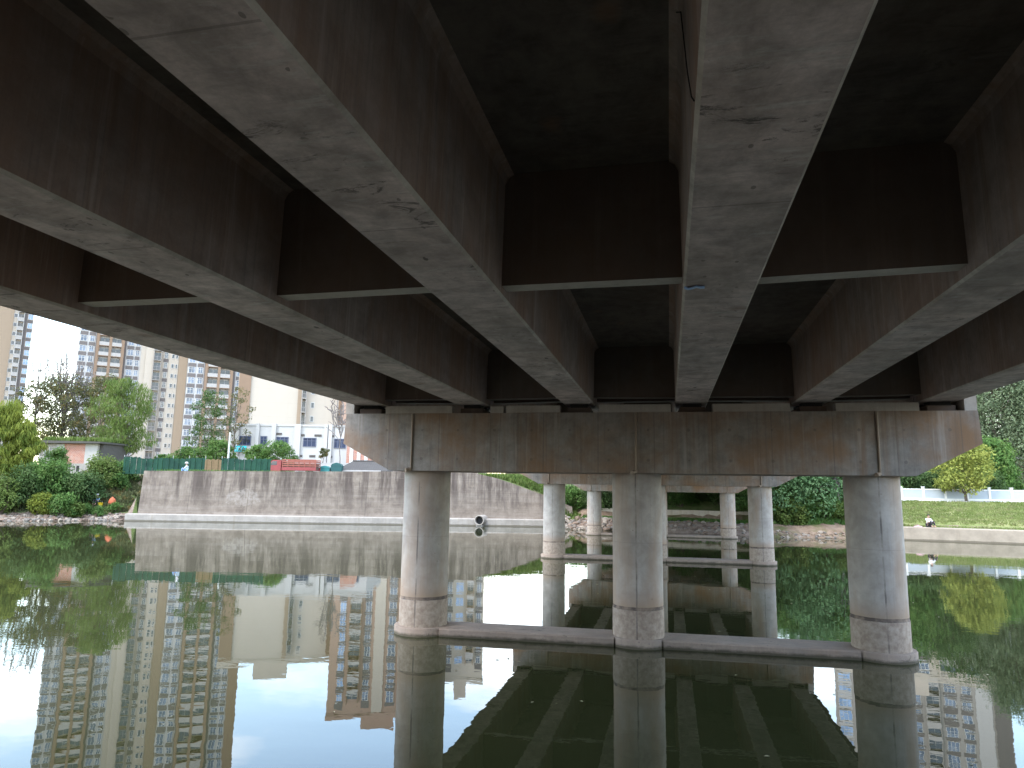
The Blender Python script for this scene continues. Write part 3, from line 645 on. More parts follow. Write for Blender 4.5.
for px, dpt, yt, sp, leaf, lab in ((1000, 92, 340, 6.2, 'grey', 'tall pale greyish green tree at the right edge, behind the yellow tree'), (988, 78, 440, 3.0, 'mid', 'mid green tree between the yellow tree and the brown house'), (1040, 92, 366, 6, 'grey', 'greyish tree just outside the right edge'),
                           (920, 90, 395, 5.6, 'dark', 'tall dark tree behind the white fence, next to the right column'), (885, 88, 405, 5.6, 'mid', 'tall green tree hidden behind the right column'), (952, 98, 372, 5.6, 'dark', 'tall dark tree behind the yellow tree'), (1008, 104, 345, 6.5, 'dark', 'tall dark tree behind the pale greyish one at the right edge'), (860, 92, 400, 5.2, 'dark', 'tall dark tree behind the end of the cap beam')):
    p = gp(px, dpt); tree('leafy_tree', lab, p, htop(px, yt, dpt)-p.z, sp, leaf, (70 if leaf == 'grey' else 46), (34000 if leaf == 'grey' else 21000), .36, RB, .3, low=.08, clumpr=(.40 if leaf == 'grey' else .34))
for px, lab in ((905, 'dark bush behind the white fence next to the right column'), (926, 'dark bush behind the white fence, left of the yellow tree'), (948, 'dark bush behind the yellow tree'), (985, 'dark green bush right of the yellow tree')):
    p = gp(px, 72); bush(lab, p, 2.2, 3.2, 'dark', 14, 3000, .3, 'dark bushes behind the white fence')
# undergrowth below the farthest span
for x, y, r, hh, leaf, lab in ((-6.8, 68.2, 2.2, 2.6, 'dark', 'dark bush behind the broken concrete lumps'), (-3.2, 70, 2.0, 2.6, 'dark', 'dark bush in the shade of the farthest span'), (1.2, 69.6, 2.0, 2.4, 'mid', 'green bush above the terrace wall'), (4.6, 69.2, 2.1, 2.4, 'dark', 'dark bush at the right end of the terrace wall'), (-9.4, 68.6, 1.8, 2.6, 'mid', 'green bush at the lower end of the embankment wall')):
    bush(lab, (x, y, ground_h(x, y)), r, hh, leaf, 14, 2800, .27, 'bushes under the farthest span')

def cover(name, pts, mat, label, h=(.15, .5), nb=5, wd=.05):
    b = MB()
    for x, y, z in pts:
        for _ in range(nb):
            a = random.uniform(0, 2*pi); hh = random.uniform(*h); l = random.uniform(.1, .5)*hh; dx, dy = cos(a), sin(a); q = Vector((x+random.gauss(0, .1), y+random.gauss(0, .1), z-.03)); wv = Vector((-dy, dx, 0))*wd
            b.add([q-wv, q+wv, q+Vector((dx*l*.4, dy*l*.4, hh*.6))+wv*.7, q+Vector((dx*l*.4, dy*l*.4, hh*.6))-wv*.7, q+Vector((dx*l, dy*l, hh))], [(0, 1, 2, 3), (3, 2, 4)])
    tag(b.build(name, mat, fix=False), label, 'grass', kind='stuff')
def spots(n, fx, fd):
    r = []
    for _ in range(n):
        x = fx(); y = waterline(x)+fd(); r.append((x, y, ground_h(x, y)))
    return r
cover('grass', spots(7000, lambda: random.uniform(17.5, 34), lambda: random.choice((random.uniform(4.8, 15), random.uniform(.8, 2.4) if random.random() < .3 else random.uniform(5, 15)))), mat_leaf('lawn_blades', (.14, .185, .05), (.25, .28, .10), (.30, .28, .14)), 'short green grass covering the right bank', (.06, .22), 4, .04)
cover('weeds', spots(2400, lambda: random.uniform(-18, -8.5), lambda: random.uniform(2.4, 9)), L['bright'], 'bright green weeds on the slope above the wall end', (.15, .55), 5, .07)
cover('weeds', spots(1500, lambda: random.uniform(-47.5, -17), lambda: random.uniform(2.45, 3.3)), L['mid'], 'weeds along the top of the embankment wall', (.08, .42), 4, .05)
cover('weeds', spots(2200, lambda: random.uniform(-62, -48.5), lambda: random.uniform(2.6, 10)), L['olive'], 'weeds covering the slope of the left bank', (.1, .45), 5, .08)
cover('weeds', spots(900, lambda: random.uniform(-8, 7.5), lambda: random.uniform(4.2, 6.2)), L['mid'], 'weeds below the terrace wall under the bridge', (.1, .35), 5, .06)
cover('weeds', spots(1600, lambda: random.uniform(7.5, 17), lambda: random.uniform(2.4, 7)), L['mid'], 'weeds on the rubble bank under the trees', (.12, .45), 5, .07)

# ------------------------------------------------------------------ buildings
def window_me(w_, h_, glass, mull=1, dpt=.12, fr='frame'):
    """white frame with mullions round recessed panes, centre bottom at origin, front at -y"""
    b = MB(); t = .09
    b.box(-w_/2, -w_/2+t, -dpt, .0, 0, h_); b.box(w_/2-t, w_/2, -dpt, .0, 0, h_); b.box(-w_/2+t, w_/2-t, -dpt, 0, 0, t); b.box(-w_/2+t, w_/2-t, -dpt, 0, h_-t, h_)
    for i in range(mull):
        x = -w_/2+w_*(i+1)/(mull+1); b.box(x-.04, x+.04, -dpt+.01, 0, t, h_-t)
    if h_ > 1.3: b.box(-w_/2+t, w_/2-t, -dpt+.015, 0, h_*.66-.03, h_*.66+.03)
    b.box(-w_/2+t, w_/2-t, -.045, -.01, t, h_-t, 1)
    me = b.mesh('window', [M[fr], M[glass]]); b.fix(me); return me
def balcony_me(w_, fh, wallm, front='plaster', dpt=1.1, rail=False):
    b = MB(); b.box(-w_/2, w_/2, -dpt, 0, -.12, .06, 0)
    if rail:
        b.box(-w_/2, w_/2, -dpt, -dpt+.05, 1.0, 1.06, 2); n = max(4, int(w_/.35))
        for i in range(n+1): x = -w_/2+.03+(w_-.06)*i/n; b.box(x-.02, x+.02, -dpt+.01, -dpt+.04, .06, 1.0, 2)
    else: b.box(-w_/2+.05, w_/2-.05, -dpt, -dpt+.1, .062, 1.1, 2)
    b.box(-w_/2+.25, w_/2-.25, -.06, -.01, .1, 2.35, 1); b.box(-.05, .05, -.09, -.062, .1, 2.35, 2)
    b.box(-w_/2, -w_/2+.18, -dpt+.12, 0, .062, fh-.13, 0); b.box(w_/2-.18, w_/2, -dpt+.12, 0, .062, fh-.13, 0)
    me = b.mesh('balcony', [M[wallm], M['glass_dark'], M['rail'] if rail else M[front]]); b.fix(me); return me
def tower(label, px0, px1, depth, ztop, bays, wall, deep=16, fh=3.0, z0=4.2, name='apartment_tower', group=None, cat='apartment building', turn=0.0, zvis=48, phase=0.0, roofbox=True, up=95):
    A = atg(px0, depth, z0, up); B = atg(px1, depth, z0, up); rr = hypot(*((A+B)/2).xy)*1.0
    A = Vector((*(A.xy.normalized()*rr), z0)); B = Vector((*(B.xy.normalized()*rr), z0)); wd = (B-A).length; rz = atan2(B.y-A.y, B.x-A.x)
    root = empty(name, A, label, cat, group, rz+turn); k = wd/(px1-px0); Ht = ztop-z0
    b = MB(); b.box(0, wd, 0, deep, 0, Ht); b.build('wall', M[wall], root)
    b = MB(); b.box(-.15, wd+.15, -.15, deep+.15, Ht+.002, Ht+.9); 
    if roofbox: b.box(wd*.3, wd*.6, 3, deep-3, Ht+.902, Ht+4.5)
    b.build('roof_parapet', M[wall], root)
    nfl = int(Ht/fh); wins = []; bals = []; spans = []
    for bay in bays:
        x0, x1, typ = (bay[0]-px0)*k, (bay[1]-px0)*k, bay[2]; bw = x1-x0; xm = (x0+x1)/2
        if typ == 'panel':
            q = MB(); q.box(x0, x1, -.25, -.002, 0, Ht-.1); q.build('facade_panel', M[bay[3]], root); continue
        if typ == 'frame':   # brown framework: uprights and floor bands
            q = MB(); xs = [x0+(x1-x0)*i/bay[4] for i in range(bay[4]+1)]
            for x in xs: q.box(x-.35, x+.35, -1.15, -.002, 0, Ht-.1)
            q.build('facade_frame', M[bay[3]], root); continue
        if typ == 'wing':
            q = MB(); q.box(x0, x1, -bay[4], -.003, 0, Ht*bay[5]); q.build('facade_wing', M[bay[3]], root); continue
        if typ == 'win':
            me = window_me(bw*bay[4], 1.75, bay[3], bay[5])
            if bay[6]:
                q = MB(); q.box(-bw*.46, bw*.46, -.07, 0, 2.72, 3.75); sme = q.mesh('spandrel_panel', M[bay[6]]); q.fix(sme)
                for f_ in range(nfl): spans.append((xm, -.003, f_*fh+phase, sme, f_))
            for f_ in range(nfl): wins.append((xm, -(bay[7] if len(bay) > 7 else 0)-.003, f_*fh+.92+phase, me, f_))
        if typ == 'balc':
            me = balcony_me(bw*.94, fh, bay[3], rail=bay[4])
            for f_ in range(nfl): bals.append((xm, -(bay[5] if len(bay) > 5 else 0)-.003, f_*fh+phase, me, f_))
        if typ == 'small':
            me = window_me(bay[3], 1.3, 'glass_dark', 0)
            for f_ in range(nfl): wins.append((xm, -(bay[4] if len(bay) > 4 else 0)-.003, f_*fh+1.0+phase, me, f_))
    for nm, lst in (('window', wins), ('balcony', bals), ('spandrel_panel', spans)):
        lst.sort(key=lambda e: (abs(e[2]+z0-zvis*.55) > zvis*.5, e[4], e[0])); vis = lst[:100]; rest = lst[100:]
        for x, y, z, me, f_ in vis: link(nm, me, root, (x, y, z))
        if rest:
            rb = MB(); mats = []
            for x, y, z, me, f_ in rest:
                mi = []
                for mt in me.materials:
                    if mt not in mats: mats.append(mt)
                    mi.append(mats.index(mt))
                o = len(rb.v); rb.v += [(v.co.x+x, v.co.y+y, v.co.z+z) for v in me.vertices]
                for pl in me.polygons: rb.f.append([i+o for i in pl.vertices]); rb.m.append(mi[pl.material_index]); rb.sm.append(False)
            tag(rb.build(nm, mats, root, fix=False), kind='stuff')
    return root
TG = 'tall apartment towers beyond the left bank'
G2 = 'greyp'
def tallbays(o):
    """the shared front of the two tall towers, o = pixel of its left edge"""
    return [(o, o+8.6, 'win', 'glass', .72, 1, G2), (o+9.4, o+16, 'win', 'glass', .7, 1, G2), (o+16.4, o+18.4, 'panel', G2), (o+18.5, o+44, 'frame', 'brown', 2), (o+19.5, o+31, 'balc', 'brown', False), (o+31.5, o+43, 'balc', 'brown', False),
            (o+44.3, o+47.5, 'panel', G2), (o+48, o+56, 'win', 'glass', .72, 1, G2), (o+56.5, o+62, 'win', 'glass', .7, 1, G2)]
tower('tall tan tower with stacked white balconies, behind the twiggy tree', 77, 152, 204, 94, tallbays(77)+[(140, 152, 'panel', 'cream')], 'white_f', group=TG, zvis=50, up=125)
tower('tall grey and beige tower with open grey balconies, between the two balconied towers', 145, 195, 210, 97, [(152.5, 161, 'balc', 'greyf', True), (162.5, 168, 'win', 'glass_dark', .6, 1, G2), (168.5, 178, 'panel', 'cream'), (171, 173.5, 'small', .8, .25), (175, 177, 'small', .6, .25), (178.3, 187, 'panel', 'tan')], 'cream', group=TG, zvis=50, up=120)
tower('tall tan tower with stacked white balconies, nearest the white building', 187, 259, 202, 94, tallbays(187)+[(249.5, 259, 'panel', 'brown')], 'white_f', group=TG, zvis=48, up=110)
tower('tan tower with a blank side at the left edge of the photo', -45, 32, 221, 64, [(-45, 11, 'panel', 'tan'), (12, 14.5, 'small', 1, 0), (15, 22.5, 'balc', 'white_f', False), (22.6, 25.4, 'panel', G2), (25.6, 32, 'win', 'glass_blue', .82, 1, G2)], 'cream', group=TG, zvis=60, up=150)
tower('cream apartment block with blank walls behind the low white building', 238, 346, 150, 31.5, [(297, 301, 'panel', 'tan'), (300.5, 306, 'balc', 'greyf', True), (310, 314.5, 'small', .75), (238.5, 250, 'panel', 'brown'), (339, 346, 'panel', 'brown')], 'cream', group='mid height blocks beyond the wall', zvis=36)
tower('pinkish brown apartment block mostly hidden behind the pier cap', 343, 448, 152, 42, [(350, 358, 'win', 'glass_blue', .7, 1, G2), (360, 372, 'balc', 'brown', False), (374, 382, 'win', 'glass', .7, 1, G2), (384, 394, 'panel', 'cream'), (396, 406, 'win', 'glass', .7, 1, G2), (408, 420, 'balc', 'brown', False), (421, 432, 'win', 'glass_blue', .75, 1, G2), (434, 446, 'balc', 'tan', False)], 'pink', group='mid height blocks beyond the wall', zvis=40)
tower('cream apartment block seen only in the river, right of the pinkish one', 450, 488, 158, 37, [(451, 459, 'win', 'glass', .7, 1, G2), (460, 470, 'win', 'glass_blue', .75, 1, None), (471, 479, 'balc', 'tan', False), (480, 487, 'win', 'glass', .6, 1, G2)], 'cream', group='mid height blocks beyond the wall', zvis=40)
tower('tall grey apartment tower beyond the right bank, mirrored in the river', 820, 984, 172, 78, [(822, 838, 'win', 'glass_blue', .8, 2, 'white_f'), (840, 856, 'win', 'glass_blue', .8, 2, 'white_f'), (858, 870, 'panel', 'tan'), (872, 888, 'balc', 'greyf', False), (890, 906, 'win', 'glass', .75, 1, G2), (908, 922, 'balc', 'greyf', False), (924, 938, 'win', 'glass', .75, 2, G2), (940, 952, 'win', 'glass', .7, 1, G2), (954, 968, 'panel', 'white_f'), (970, 983, 'panel', G2)], 'greyf', group='blocks beyond the right bank', zvis=90, fh=3.1)
tower('lower white block in front of the tall grey right tower', 822, 972, 128, 27, [(826, 846, 'win', 'glass', .7, 2, None), (850, 872, 'balc', 'cream', False), (900, 916, 'win', 'glass', .7, 2, G2), (922, 940, 'balc', 'cream', False), (944, 962, 'win', 'glass', .7, 2, None)], 'cream', group='blocks beyond the right bank', zvis=50, z0=3.0)

# low white building in front of the cream block
dep = 108
A = atg(229, dep, 4.3); B = atg(372, dep, 4.3); wd = (B-A).length; k = wd/143; rz = atan2(B.y-A.y, B.x-A.x)
root = empty('office_building', A, 'low white building with dark blue windows above the embankment wall', 'building', None, rz)
zz = lambda py, px=300: zat(px, py, dep)-4.3
hh = zz(426)
b = MB(); b.box(0, wd, 0, 12, 0, hh); b.build('wall', M['white_f'], root)
b = MB()
for pxp, w_ in ((230, 1.2), (254.5, .5), (270, .7), (293, 1.0), (323, .55), (327.5, .55)):
    x = (pxp-229)*k; b.box(x, x+w_, -.35, -.003, 0, hh+.35)
b.build('pilaster', M['white_f'], root)
b = MB(); b.box(-.1, wd+.1, -.12, .3, hh+.002, hh+.3); b.build('parapet', M['white_f'], root)
for x0, x1, y0, y1 in ((237.5, 249.5, 446, 436.5), (259, 265.5, 446, 436.5), (275, 287, 446, 437), (302, 315, 446.5, 437.5), (333, 345, 447.5, 438), (352, 364, 447.5, 438)):
    me = window_me((x1-x0)*k, (y0-y1)/FPX*dep, 'glass_office', 2 if x1-x0 > 8 else 1, fr='navy'); o = link('window', me, root, (((x0+x1)/2-229)*k, -.003, zz(y0)))
for x0, x1, y in ((273, 280, 434), (296, 303, 435), (313, 320, 435), (327, 333, 435.5), (296, 302, 456), (309, 315, 456), (326, 332, 456.5)):
    b = MB(); b.box((x0-229)*k, (x1-229)*k, -.06, -.003, zz(y+1), zz(y-1.2)); 
    for i in range(4): zq = zz(y+1)+(zz(y-1.2)-zz(y+1))*(i+.3)/4; b.box((x0-229)*k, (x1-229)*k, -.1, -.062, zq, zq+.03)
    b.build('vent', M['greyp'], root)
# its turquoise sign
b = MB(); x0, x1 = (234-229)*k, (246.5-229)*k; z0_, z1_ = zz(452.5), zz(446.8)
so = MB(); so.box(x0, x1, -.5, -.4, z0_, z1_)
sg = so.build('signboard', simple('turquoise_sign', (.03, .50, .58), .4)); sg.name = 'shop_sign'; sg.location = A; sg.rotation_euler.z = rz
tag(sg, 'turquoise signboard with white marks on the low white building', 'sign')
for i in range(4):
    b = MB(); xa = x0+.25+(x1-x0-.4)*i/4; zc = (z0_+z1_)/2
    b.box(xa, xa+.26, -.53, -.502, zc-.24, zc-.17); b.box(xa, xa+.26, -.53, -.502, zc+.12, zc+.19); b.box(xa+.1, xa+.16, -.53, -.502, zc-.168, zc+.118)
    b.build('white_mark', M['frame'], sg)
# white boundary wall before it
A = atg(300, 95, 4.4); B = atg(352, 95, 4.4); rz = atan2(B.y-A.y, B.x-A.x); wd = (B-A).length
b = MB(); b.box(0, wd, 0, .25, -.2, 2.1); b.box(-.05, wd+.05, -.05, .3, 2.102, 2.2)
o = tag(b.build('boundary_wall', M['white_f'], None, A), 'plain white boundary wall behind the red truck and the bins', 'wall'); o.rotation_euler.z = rz
# pinkish ruin wall behind the hut
A = atg(346, 104, 4.4); B = atg(393, 104, 4.4); rz = atan2(B.y-A.y, B.x-A.x); wd = (B-A).length
b = MB(); b.prism([(0, -.2), (wd, -.2), (wd, 3.2), (wd*.75, 3.6), (wd*.6, 4.9), (wd*.35, 5.2), (wd*.3, 6.4), (0, 6.7)], 0, .3)
for i in range(3): b.box(.5+i*1.1, 1.0+i*1.1, -.08, -.003, 2.6, 5.0-.3*i, 1)
o = tag(b.build('brick_wall', [M['brick'], M['frame']], None, A), 'broken pinkish brick wall with white strips behind the tiled hut', 'wall'); o.rotation_euler.z = rz

# brick shack on the left bank
dep = 80
A = atg(36, dep, 4.0); B = atg(106, dep, 4.0); rz = atan2(B.y-A.y, B.x-A.x); wd = (B-A).length; k = wd/70
root = empty('brick_shack', A, 'derelict brick shack with white patches and weeds on its flat roof', 'shack', None, rz-.12)
zz = lambda py: zat(70, py, dep)-4.0
zt = zz(443.5); zm = zz(463.5)
X = lambda px: (px-36)*k
b = MB(); b.box(X(40), X(104), 0, 4.5, -1.2, zm); b.build('plinth', M['old_plaster'], root)
b = MB(); b.box(X(63), X(88), .05, 4.4, zm+.002, zt); b.build('brick_panel', M['brick'], root)
b = MB(); b.box(X(88)+.003, X(101), .05, 4.4, zm+.002, zt); b.build('wall', M['plaster'], root)
b = MB(); b.box(X(38), X(63)-.003, .08, 4.4, zm+.002, zt); b.build('wall', M['old_plaster'], root)
b = MB(); b.box(X(57), X(65.5), -.0, .048, zm+.7, zt-.1); b.build('plaster_patch', M['plaster'], root)
b = MB(); b.box(X(101)+.003, X(105), .4, 4.4, zm, zt); b.build('side_wall', M['roof_dark'], root)
for xa in (40, 45.5):
    b = MB(); b.box(X(xa), X(xa+3.8), .03, .078, zm+.9, zm+1.8, 0); b.box(X(xa)-.05, X(xa), .0, .078, zm+.85, zm+1.85, 1); b.box(X(xa+3.8), X(xa+3.8)+.05, 0, .078, zm+.85, zm+1.85, 1); b.build('window', [M['glass_dark'], M['frame']], root)
b = MB(); b.box(X(81), X(84), -.012, -.002, zm-.9, zm-.25); b.build('drain_hole', M['rubber'], root)
b = MB(); b.prism([(X(36), zt+.002), (X(107), zt+.002), (X(107), zt+.2), (X(36), zt+.32)], -.5, 5, 'y'); b.build('roof', M['roof_dark'], root)
# weeds on the shack roof
import itertools
rmat = Matrix.Translation(A) @ Matrix.Rotation(rz-.12, 4, 'Z')
cover('weeds', [tuple(rmat @ Vector((random.uniform(X(37), X(106)), random.uniform(-.4, 4.8), zt+.28))) for _ in range(330)], L['bright'], 'weeds growing on the flat roof of the brick shack', (.15, .7), 5, .08)
# rag-like tarps right of the shack
v = gp(112, 84); b = MB(); vs = [(u*2.6-1.3, w_*.8, 1.1+.35*sin(u*5+w_)*.5-.5*w_) for u in [i/8 for i in range(9)] for w_ in (0, .5, 1, 1.5)]
b.add(vs, [(i*4+j, i*4+j+1, i*4+j+5, i*4+j+4) for i in range(8) for j in range(3)]); b.add([(x, y, z-.05) for x, y, z in vs], [(i*4+j, i*4+j+4, i*4+j+5, i*4+j+1) for i in range(8) for j in range(3)])
for x in (-1.2, 1.2): b.tube([(x, .1, -.5), (x, .1, 1.0)], .04)
tag(b.build('tarp_shelter', M['frame'], None, v), 'small white tarp shelter right of the brick shack', 'tarp')

# green mesh fence
a0 = atg(124, 68.5, 0); a1 = atg(271, 67.8, 0); root = empty('mesh_fence', (a0.x, a0.y, 4.4), 'dark green mesh fence on top of the embankment wall', 'fence', None, atan2(a1.y-a0.y, a1.x-a0.x))
ln = (a1-a0).length; gm = NT('green_mesh'); gm = gm.done(gm.mix(gm.ramp(gm.noise(1.1, 5, .7), .4, .65), (.006, .035, .024), (.014, .065, .038)), .8)
npan = 9
for i in range(npan):
    x0, x1 = ln*i/npan, ln*(i+1)/npan; b = MB(); kk = 10
    h1 = 1.5+random.uniform(-.1, .08)
    for j in range(kk):
        xa = x0+(x1-x0)*j/kk; xb = x0+(x1-x0)*(j+1)/kk; b.box(xa, xb, -.02+.04*sin(j*1.7), .0+.04*sin(j*1.7), -.1, h1+.04*sin(j*2.1+i))
    b.build('mesh_panel', gm if i not in (5,) else simple('brown_reed_panel', (.16, .11, .06), .9, .3, 5), root)
    b = MB(); b.tube([(x0, .06, -.1), (x0, .06, 1.75)], .04); b.build('post', M['steel'], root)
# lamp / utility post by the white building
v = gp(228, 96); b = MB(); b.tube([(0, 0, 0), (0, 0, htop(228, 432, 96)-v.z)], [.16, .12], 10); b.box(-.3, .3, -.3, .3, 0, .3)
tag(b.build('utility_post', M['frame'], None, v), 'pale upright post left of the low white building', 'post')

# red stake truck
dep = 82; A = atg(271.5, dep, 4.45); B = atg(318.5, dep, 4.45); rz = atan2(B.y-A.y, B.x-A.x); ln = (B-A).length
root = empty('cargo_truck', A, 'red truck with a slatted cargo bed parked behind the embankment wall', 'truck', None, rz)
red = simple('red_paint', (.20, .032, .032), .55, .25, 2, .5); rust = simple('rusty_slats', (.22, .075, .055), .7, .3, 3)
cl = ln*.26; ht = htop(290, 460, dep)-4.45
b = MB(); b.prism([(.0, .55), (.0, 1.25), (.32, ht*.93), (.5, ht*.98), (cl, ht*.98), (cl, .55)], -.9, .9); b.build('cab', red, root)
b = MB(); b.prism([(.18, 1.32), (.42, ht*.9), (.95, ht*.9), (.95, 1.32)], -.915, -.902); b.build('side_window', M['glass_dark'], root)
b = MB(); b.prism([(-.012, 1.28), (.27, ht*.92), (.29, ht*.92), (.01, 1.28)], -.8, .8); b.build('windscreen', M['glass_dark'], root)
b = MB(); b.box(.05, ln, -.4, .4, .45, .62); b.build('chassis', M['rubber'], root)
b = MB(); b.box(cl+.12, ln, -1.0, 1.0, .72, .84); b.box(cl+.12, ln, -1.0, -.95, .842, 1.12); b.box(cl+.12, ln, .95, 1.0, .842, 1.12); b.build('cargo_bed', red, root)
b = MB()
for s_ in (-.97, .97):
    for zq in (1.22, 1.45, 1.68, ht*.96): b.box(cl+.14, ln-.02, s_-.02, s_+.02, zq, zq+.13)
    for i in range(7): x = cl+.16+(ln-cl-.24)*i/6; b.box(x, x+.07, s_-.035, s_+.035, 1.122, ht+.02)
for zq in (1.22, 1.45, 1.68): b.box(cl+.12, cl+.18, -.94, .94, zq, zq+.13); b.box(ln-.08, ln-.02, -.94, .94, zq, zq+.13)
b.build('stake_side', rust, root)
b = MB(); b.box(cl+.25, ln-.15, -.85, .85, .842, ht*.8); b.build('load', simple('dark_load', (.12, .08, .065), .9, .3, 3), root)
for x in (.55, ln-1.0):
    for s_ in (-.88, .72):
        b = MB(); b.tube([(x, s_, .38), (x, s_+.2, .38)], .38, 20); wh = b.build('wheel', M['rubber'], root)
        b = MB(); b.tube([(x, s_-.01, .38), (x, s_+.0, .38)], .2, 16); b.build('rim', M['steel'], wh)
for s_ in (-.6, .6): b = MB(); b.box(-.03, .0, s_-.14, s_+.14, .75, .92); b.build('headlight', M['frame'], root)
# bins
for px0, px1, yt, col, lab in ((319.5, 330, 465.5, (.03, .17, .17), 'teal wheeled bin with rounded lid right of the red truck'), (331, 342, 462.5, (.015, .07, .07), 'dark green open bin beside the tiled hut')):
    dd_ = 83; A = atg(px0, dd_, 4.45); B = atg(px1, dd_, 4.45); wd = (B-A).length; h1 = htop(px0, yt, dd_)-4.45
    root = empty('waste_bin', A, lab, 'bin', None, atan2(B.y-A.y, B.x-A.x)); mm = simple('bin_plastic', col, .5)
    b = MB(); b.prism([(.12, .2), (wd-.12, .2), (wd, h1*.78), (0, h1*.78)], 0, .9); b.build('bin_body', mm, root)
    b = MB(); b.prism([(-.03, h1*.78+.003), (wd+.03, h1*.78+.003), (wd*.85, h1*.93), (wd*.5, h1), (wd*.15, h1*.93)], -.04, .94); b.build('lid', mm, root)
    for x in (.2, wd-.2): b = MB(); b.tube([(x, .1, .1), (x, .2, .1)], .1, 12); b.build('wheel', M['rubber'], root)
# tiled hut
dep = 84; A = atg(336, dep, 4.45); B = atg(388, dep, 4.45); rz = atan2(B.y-A.y, B.x-A.x); wd = (B-A).length
root = empty('tiled_hut', A, 'low hut with a grey tiled gable roof beside the pier cap', 'hut', None, rz)
ze = htop(360, 470.5, dep)-4.45; zr = htop(360, 460.5, dep)-4.45
b = MB(); b.box(.3, wd-.3, .4, 4.2, -.2, ze); b.build('wall', M['plaster'], root)
b = MB()
for y0, y1 in ((-.15, 2.3), (4.75, 2.3)):
    vs = [(0, y0, ze-.02), (wd, y0, ze-.02), (wd*.93, y1, zr), (wd*.24, y1, zr)]; b.add(vs, [(0, 1, 2, 3)]); b.add([(x, y, z-.12) for x, y, z in vs], [(3, 2, 1, 0)])
    b.add([vs[0], vs[1], (vs[1][0], vs[1][1], vs[1][2]-.12), (vs[0][0], vs[0][1], vs[0][2]-.12)], [(0, 1, 2, 3)])
for a_, c_ in (((0, -.15), (0, 4.75)), ((wd, -.15), (wd, 4.75))): b.add([(a_[0], a_[1], ze-.02), (c_[0], c_[1], ze-.02), (wd*.24 if a_[0] == 0 else wd*.93, 2.3, zr)], [(0, 1, 2)])
b.build('roof', M['tiles'], root)
b = MB(); b.box(.2, wd-.8, -.22, -.155, ze-.2, ze+.03); b.build('fascia', M['plaster'], root)
b = MB(); b.tube([(wd*.24, 2.3, zr+.02), (wd*.93, 2.3, zr+.02)], .12, 8); b.build('ridge_tiles', M['tiles'], root)
# small shed on the green slope
v = gp(513, 78); v.z -= .1; root = empty('slope_shed', v, 'small open shed with a pale roof on the green slope above the wall end', 'shed')
hs = htop(513, 474, 78)-v.z; hs = max(1.6, hs)
b = MB(); b.box(-1.1, 1.1, .9, 1.0, 0, hs-.2)
for x in (-1.05, 0, 1.05): b.box(x-.06, x+.06, -.9, -.78, 0, hs-.2)
b.build('frame', M['bark'], root); b = MB(); b.prism([(-1.2, hs-.2), (1.2, hs-.2), (1.2, hs-.08), (-1.2, hs+.02)], -1.2, 1.2); b.build('roof', M['plaster'], root)
for i in range(4):
    b = MB(); b.box(-.9+i*.45, -.6+i*.45, -.6, -.3, 0, .5+.2*(i % 2)); b.build('stored_crate', simple('ochre_crate', (.4, .24, .06), .8), root)

# ------------------------------------------------------------------ right bank: white fence, brown house
A = atg(900, 69, 0); B = atg(1100, 67, 0); rz = atan2(B.y-A.y, B.x-A.x); ln = (B-A).length; zf = ground_h(A.x+6, A.y)
root = empty('panel_fence', (A.x, A.y, zf), 'long white panel fence with square posts above the grassy bank', 'fence', None, rz)
n = 9; wf = simple('white_fence_panel', (.36, .40, .43), .7, .12, 1.5); pf = simple('white_fence_post', (.70, .69, .66), .7)
for i in range(n):
    x0, x1 = ln*i/n, ln*(i+1)/n; b = MB(); b.box(x0+.11, x1-.11, -.03, .03, .18, 1.0); b.build('panel', wf, root)
    b = MB(); b.box(x0+.11, x1-.11, -.06, .06, 1.002, 1.1); b.box(x0+.11, x1-.11, -.09, .09, -.4, .178); b.build('rail', pf, root)
    b = MB(); b.box(x0-.10, x0+.10, -.1, .1, -.4, 1.25); b.box(x0-.13, x0+.13, -.13, .13, 1.252, 1.32); b.build('post', pf, root)
A = atg(1006, 90, 3.0); B = atg(1075, 88, 3.0); rz = atan2(B.y-A.y, B.x-A.x); wd = (B-A).length
root = empty('brown_house', A, 'tan house corner behind the white fence at the right edge', 'house', None, rz); hh = htop(1015, 457, 90)-3.0
b = MB(); b.box(0, wd, 0, 7, -.3, hh-.35); b.build('wall', M['tan'], root)
b = MB(); b.box(-.3, wd+.3, -.5, 7.3, hh-.348, hh); b.build('roof', M['plaster'], root)
for i in range(3):
    me = window_me(1.2, 1.3, 'glass_dark', 1); link('window', me, root, (2.0+i*2.2, -.003, 1.2))
A = atg(893, 95, 2.9); B = atg(1003, 93, 2.9); rz = atan2(B.y-A.y, B.x-A.x); wd = (B-A).length
b = MB(); b.box(0, wd, 0, 3, -.3, 3.0); b.prism([(-.3, 3.002), (wd+.3, 3.002), (wd+.3, 3.2), (-.3, 3.2)], -.6, 3.3)
o = tag(b.build('long_shed', M['roof_dark'], None, A), 'long dark low shed behind the white fence and bushes', 'shed'); o.rotation_euler.z = rz

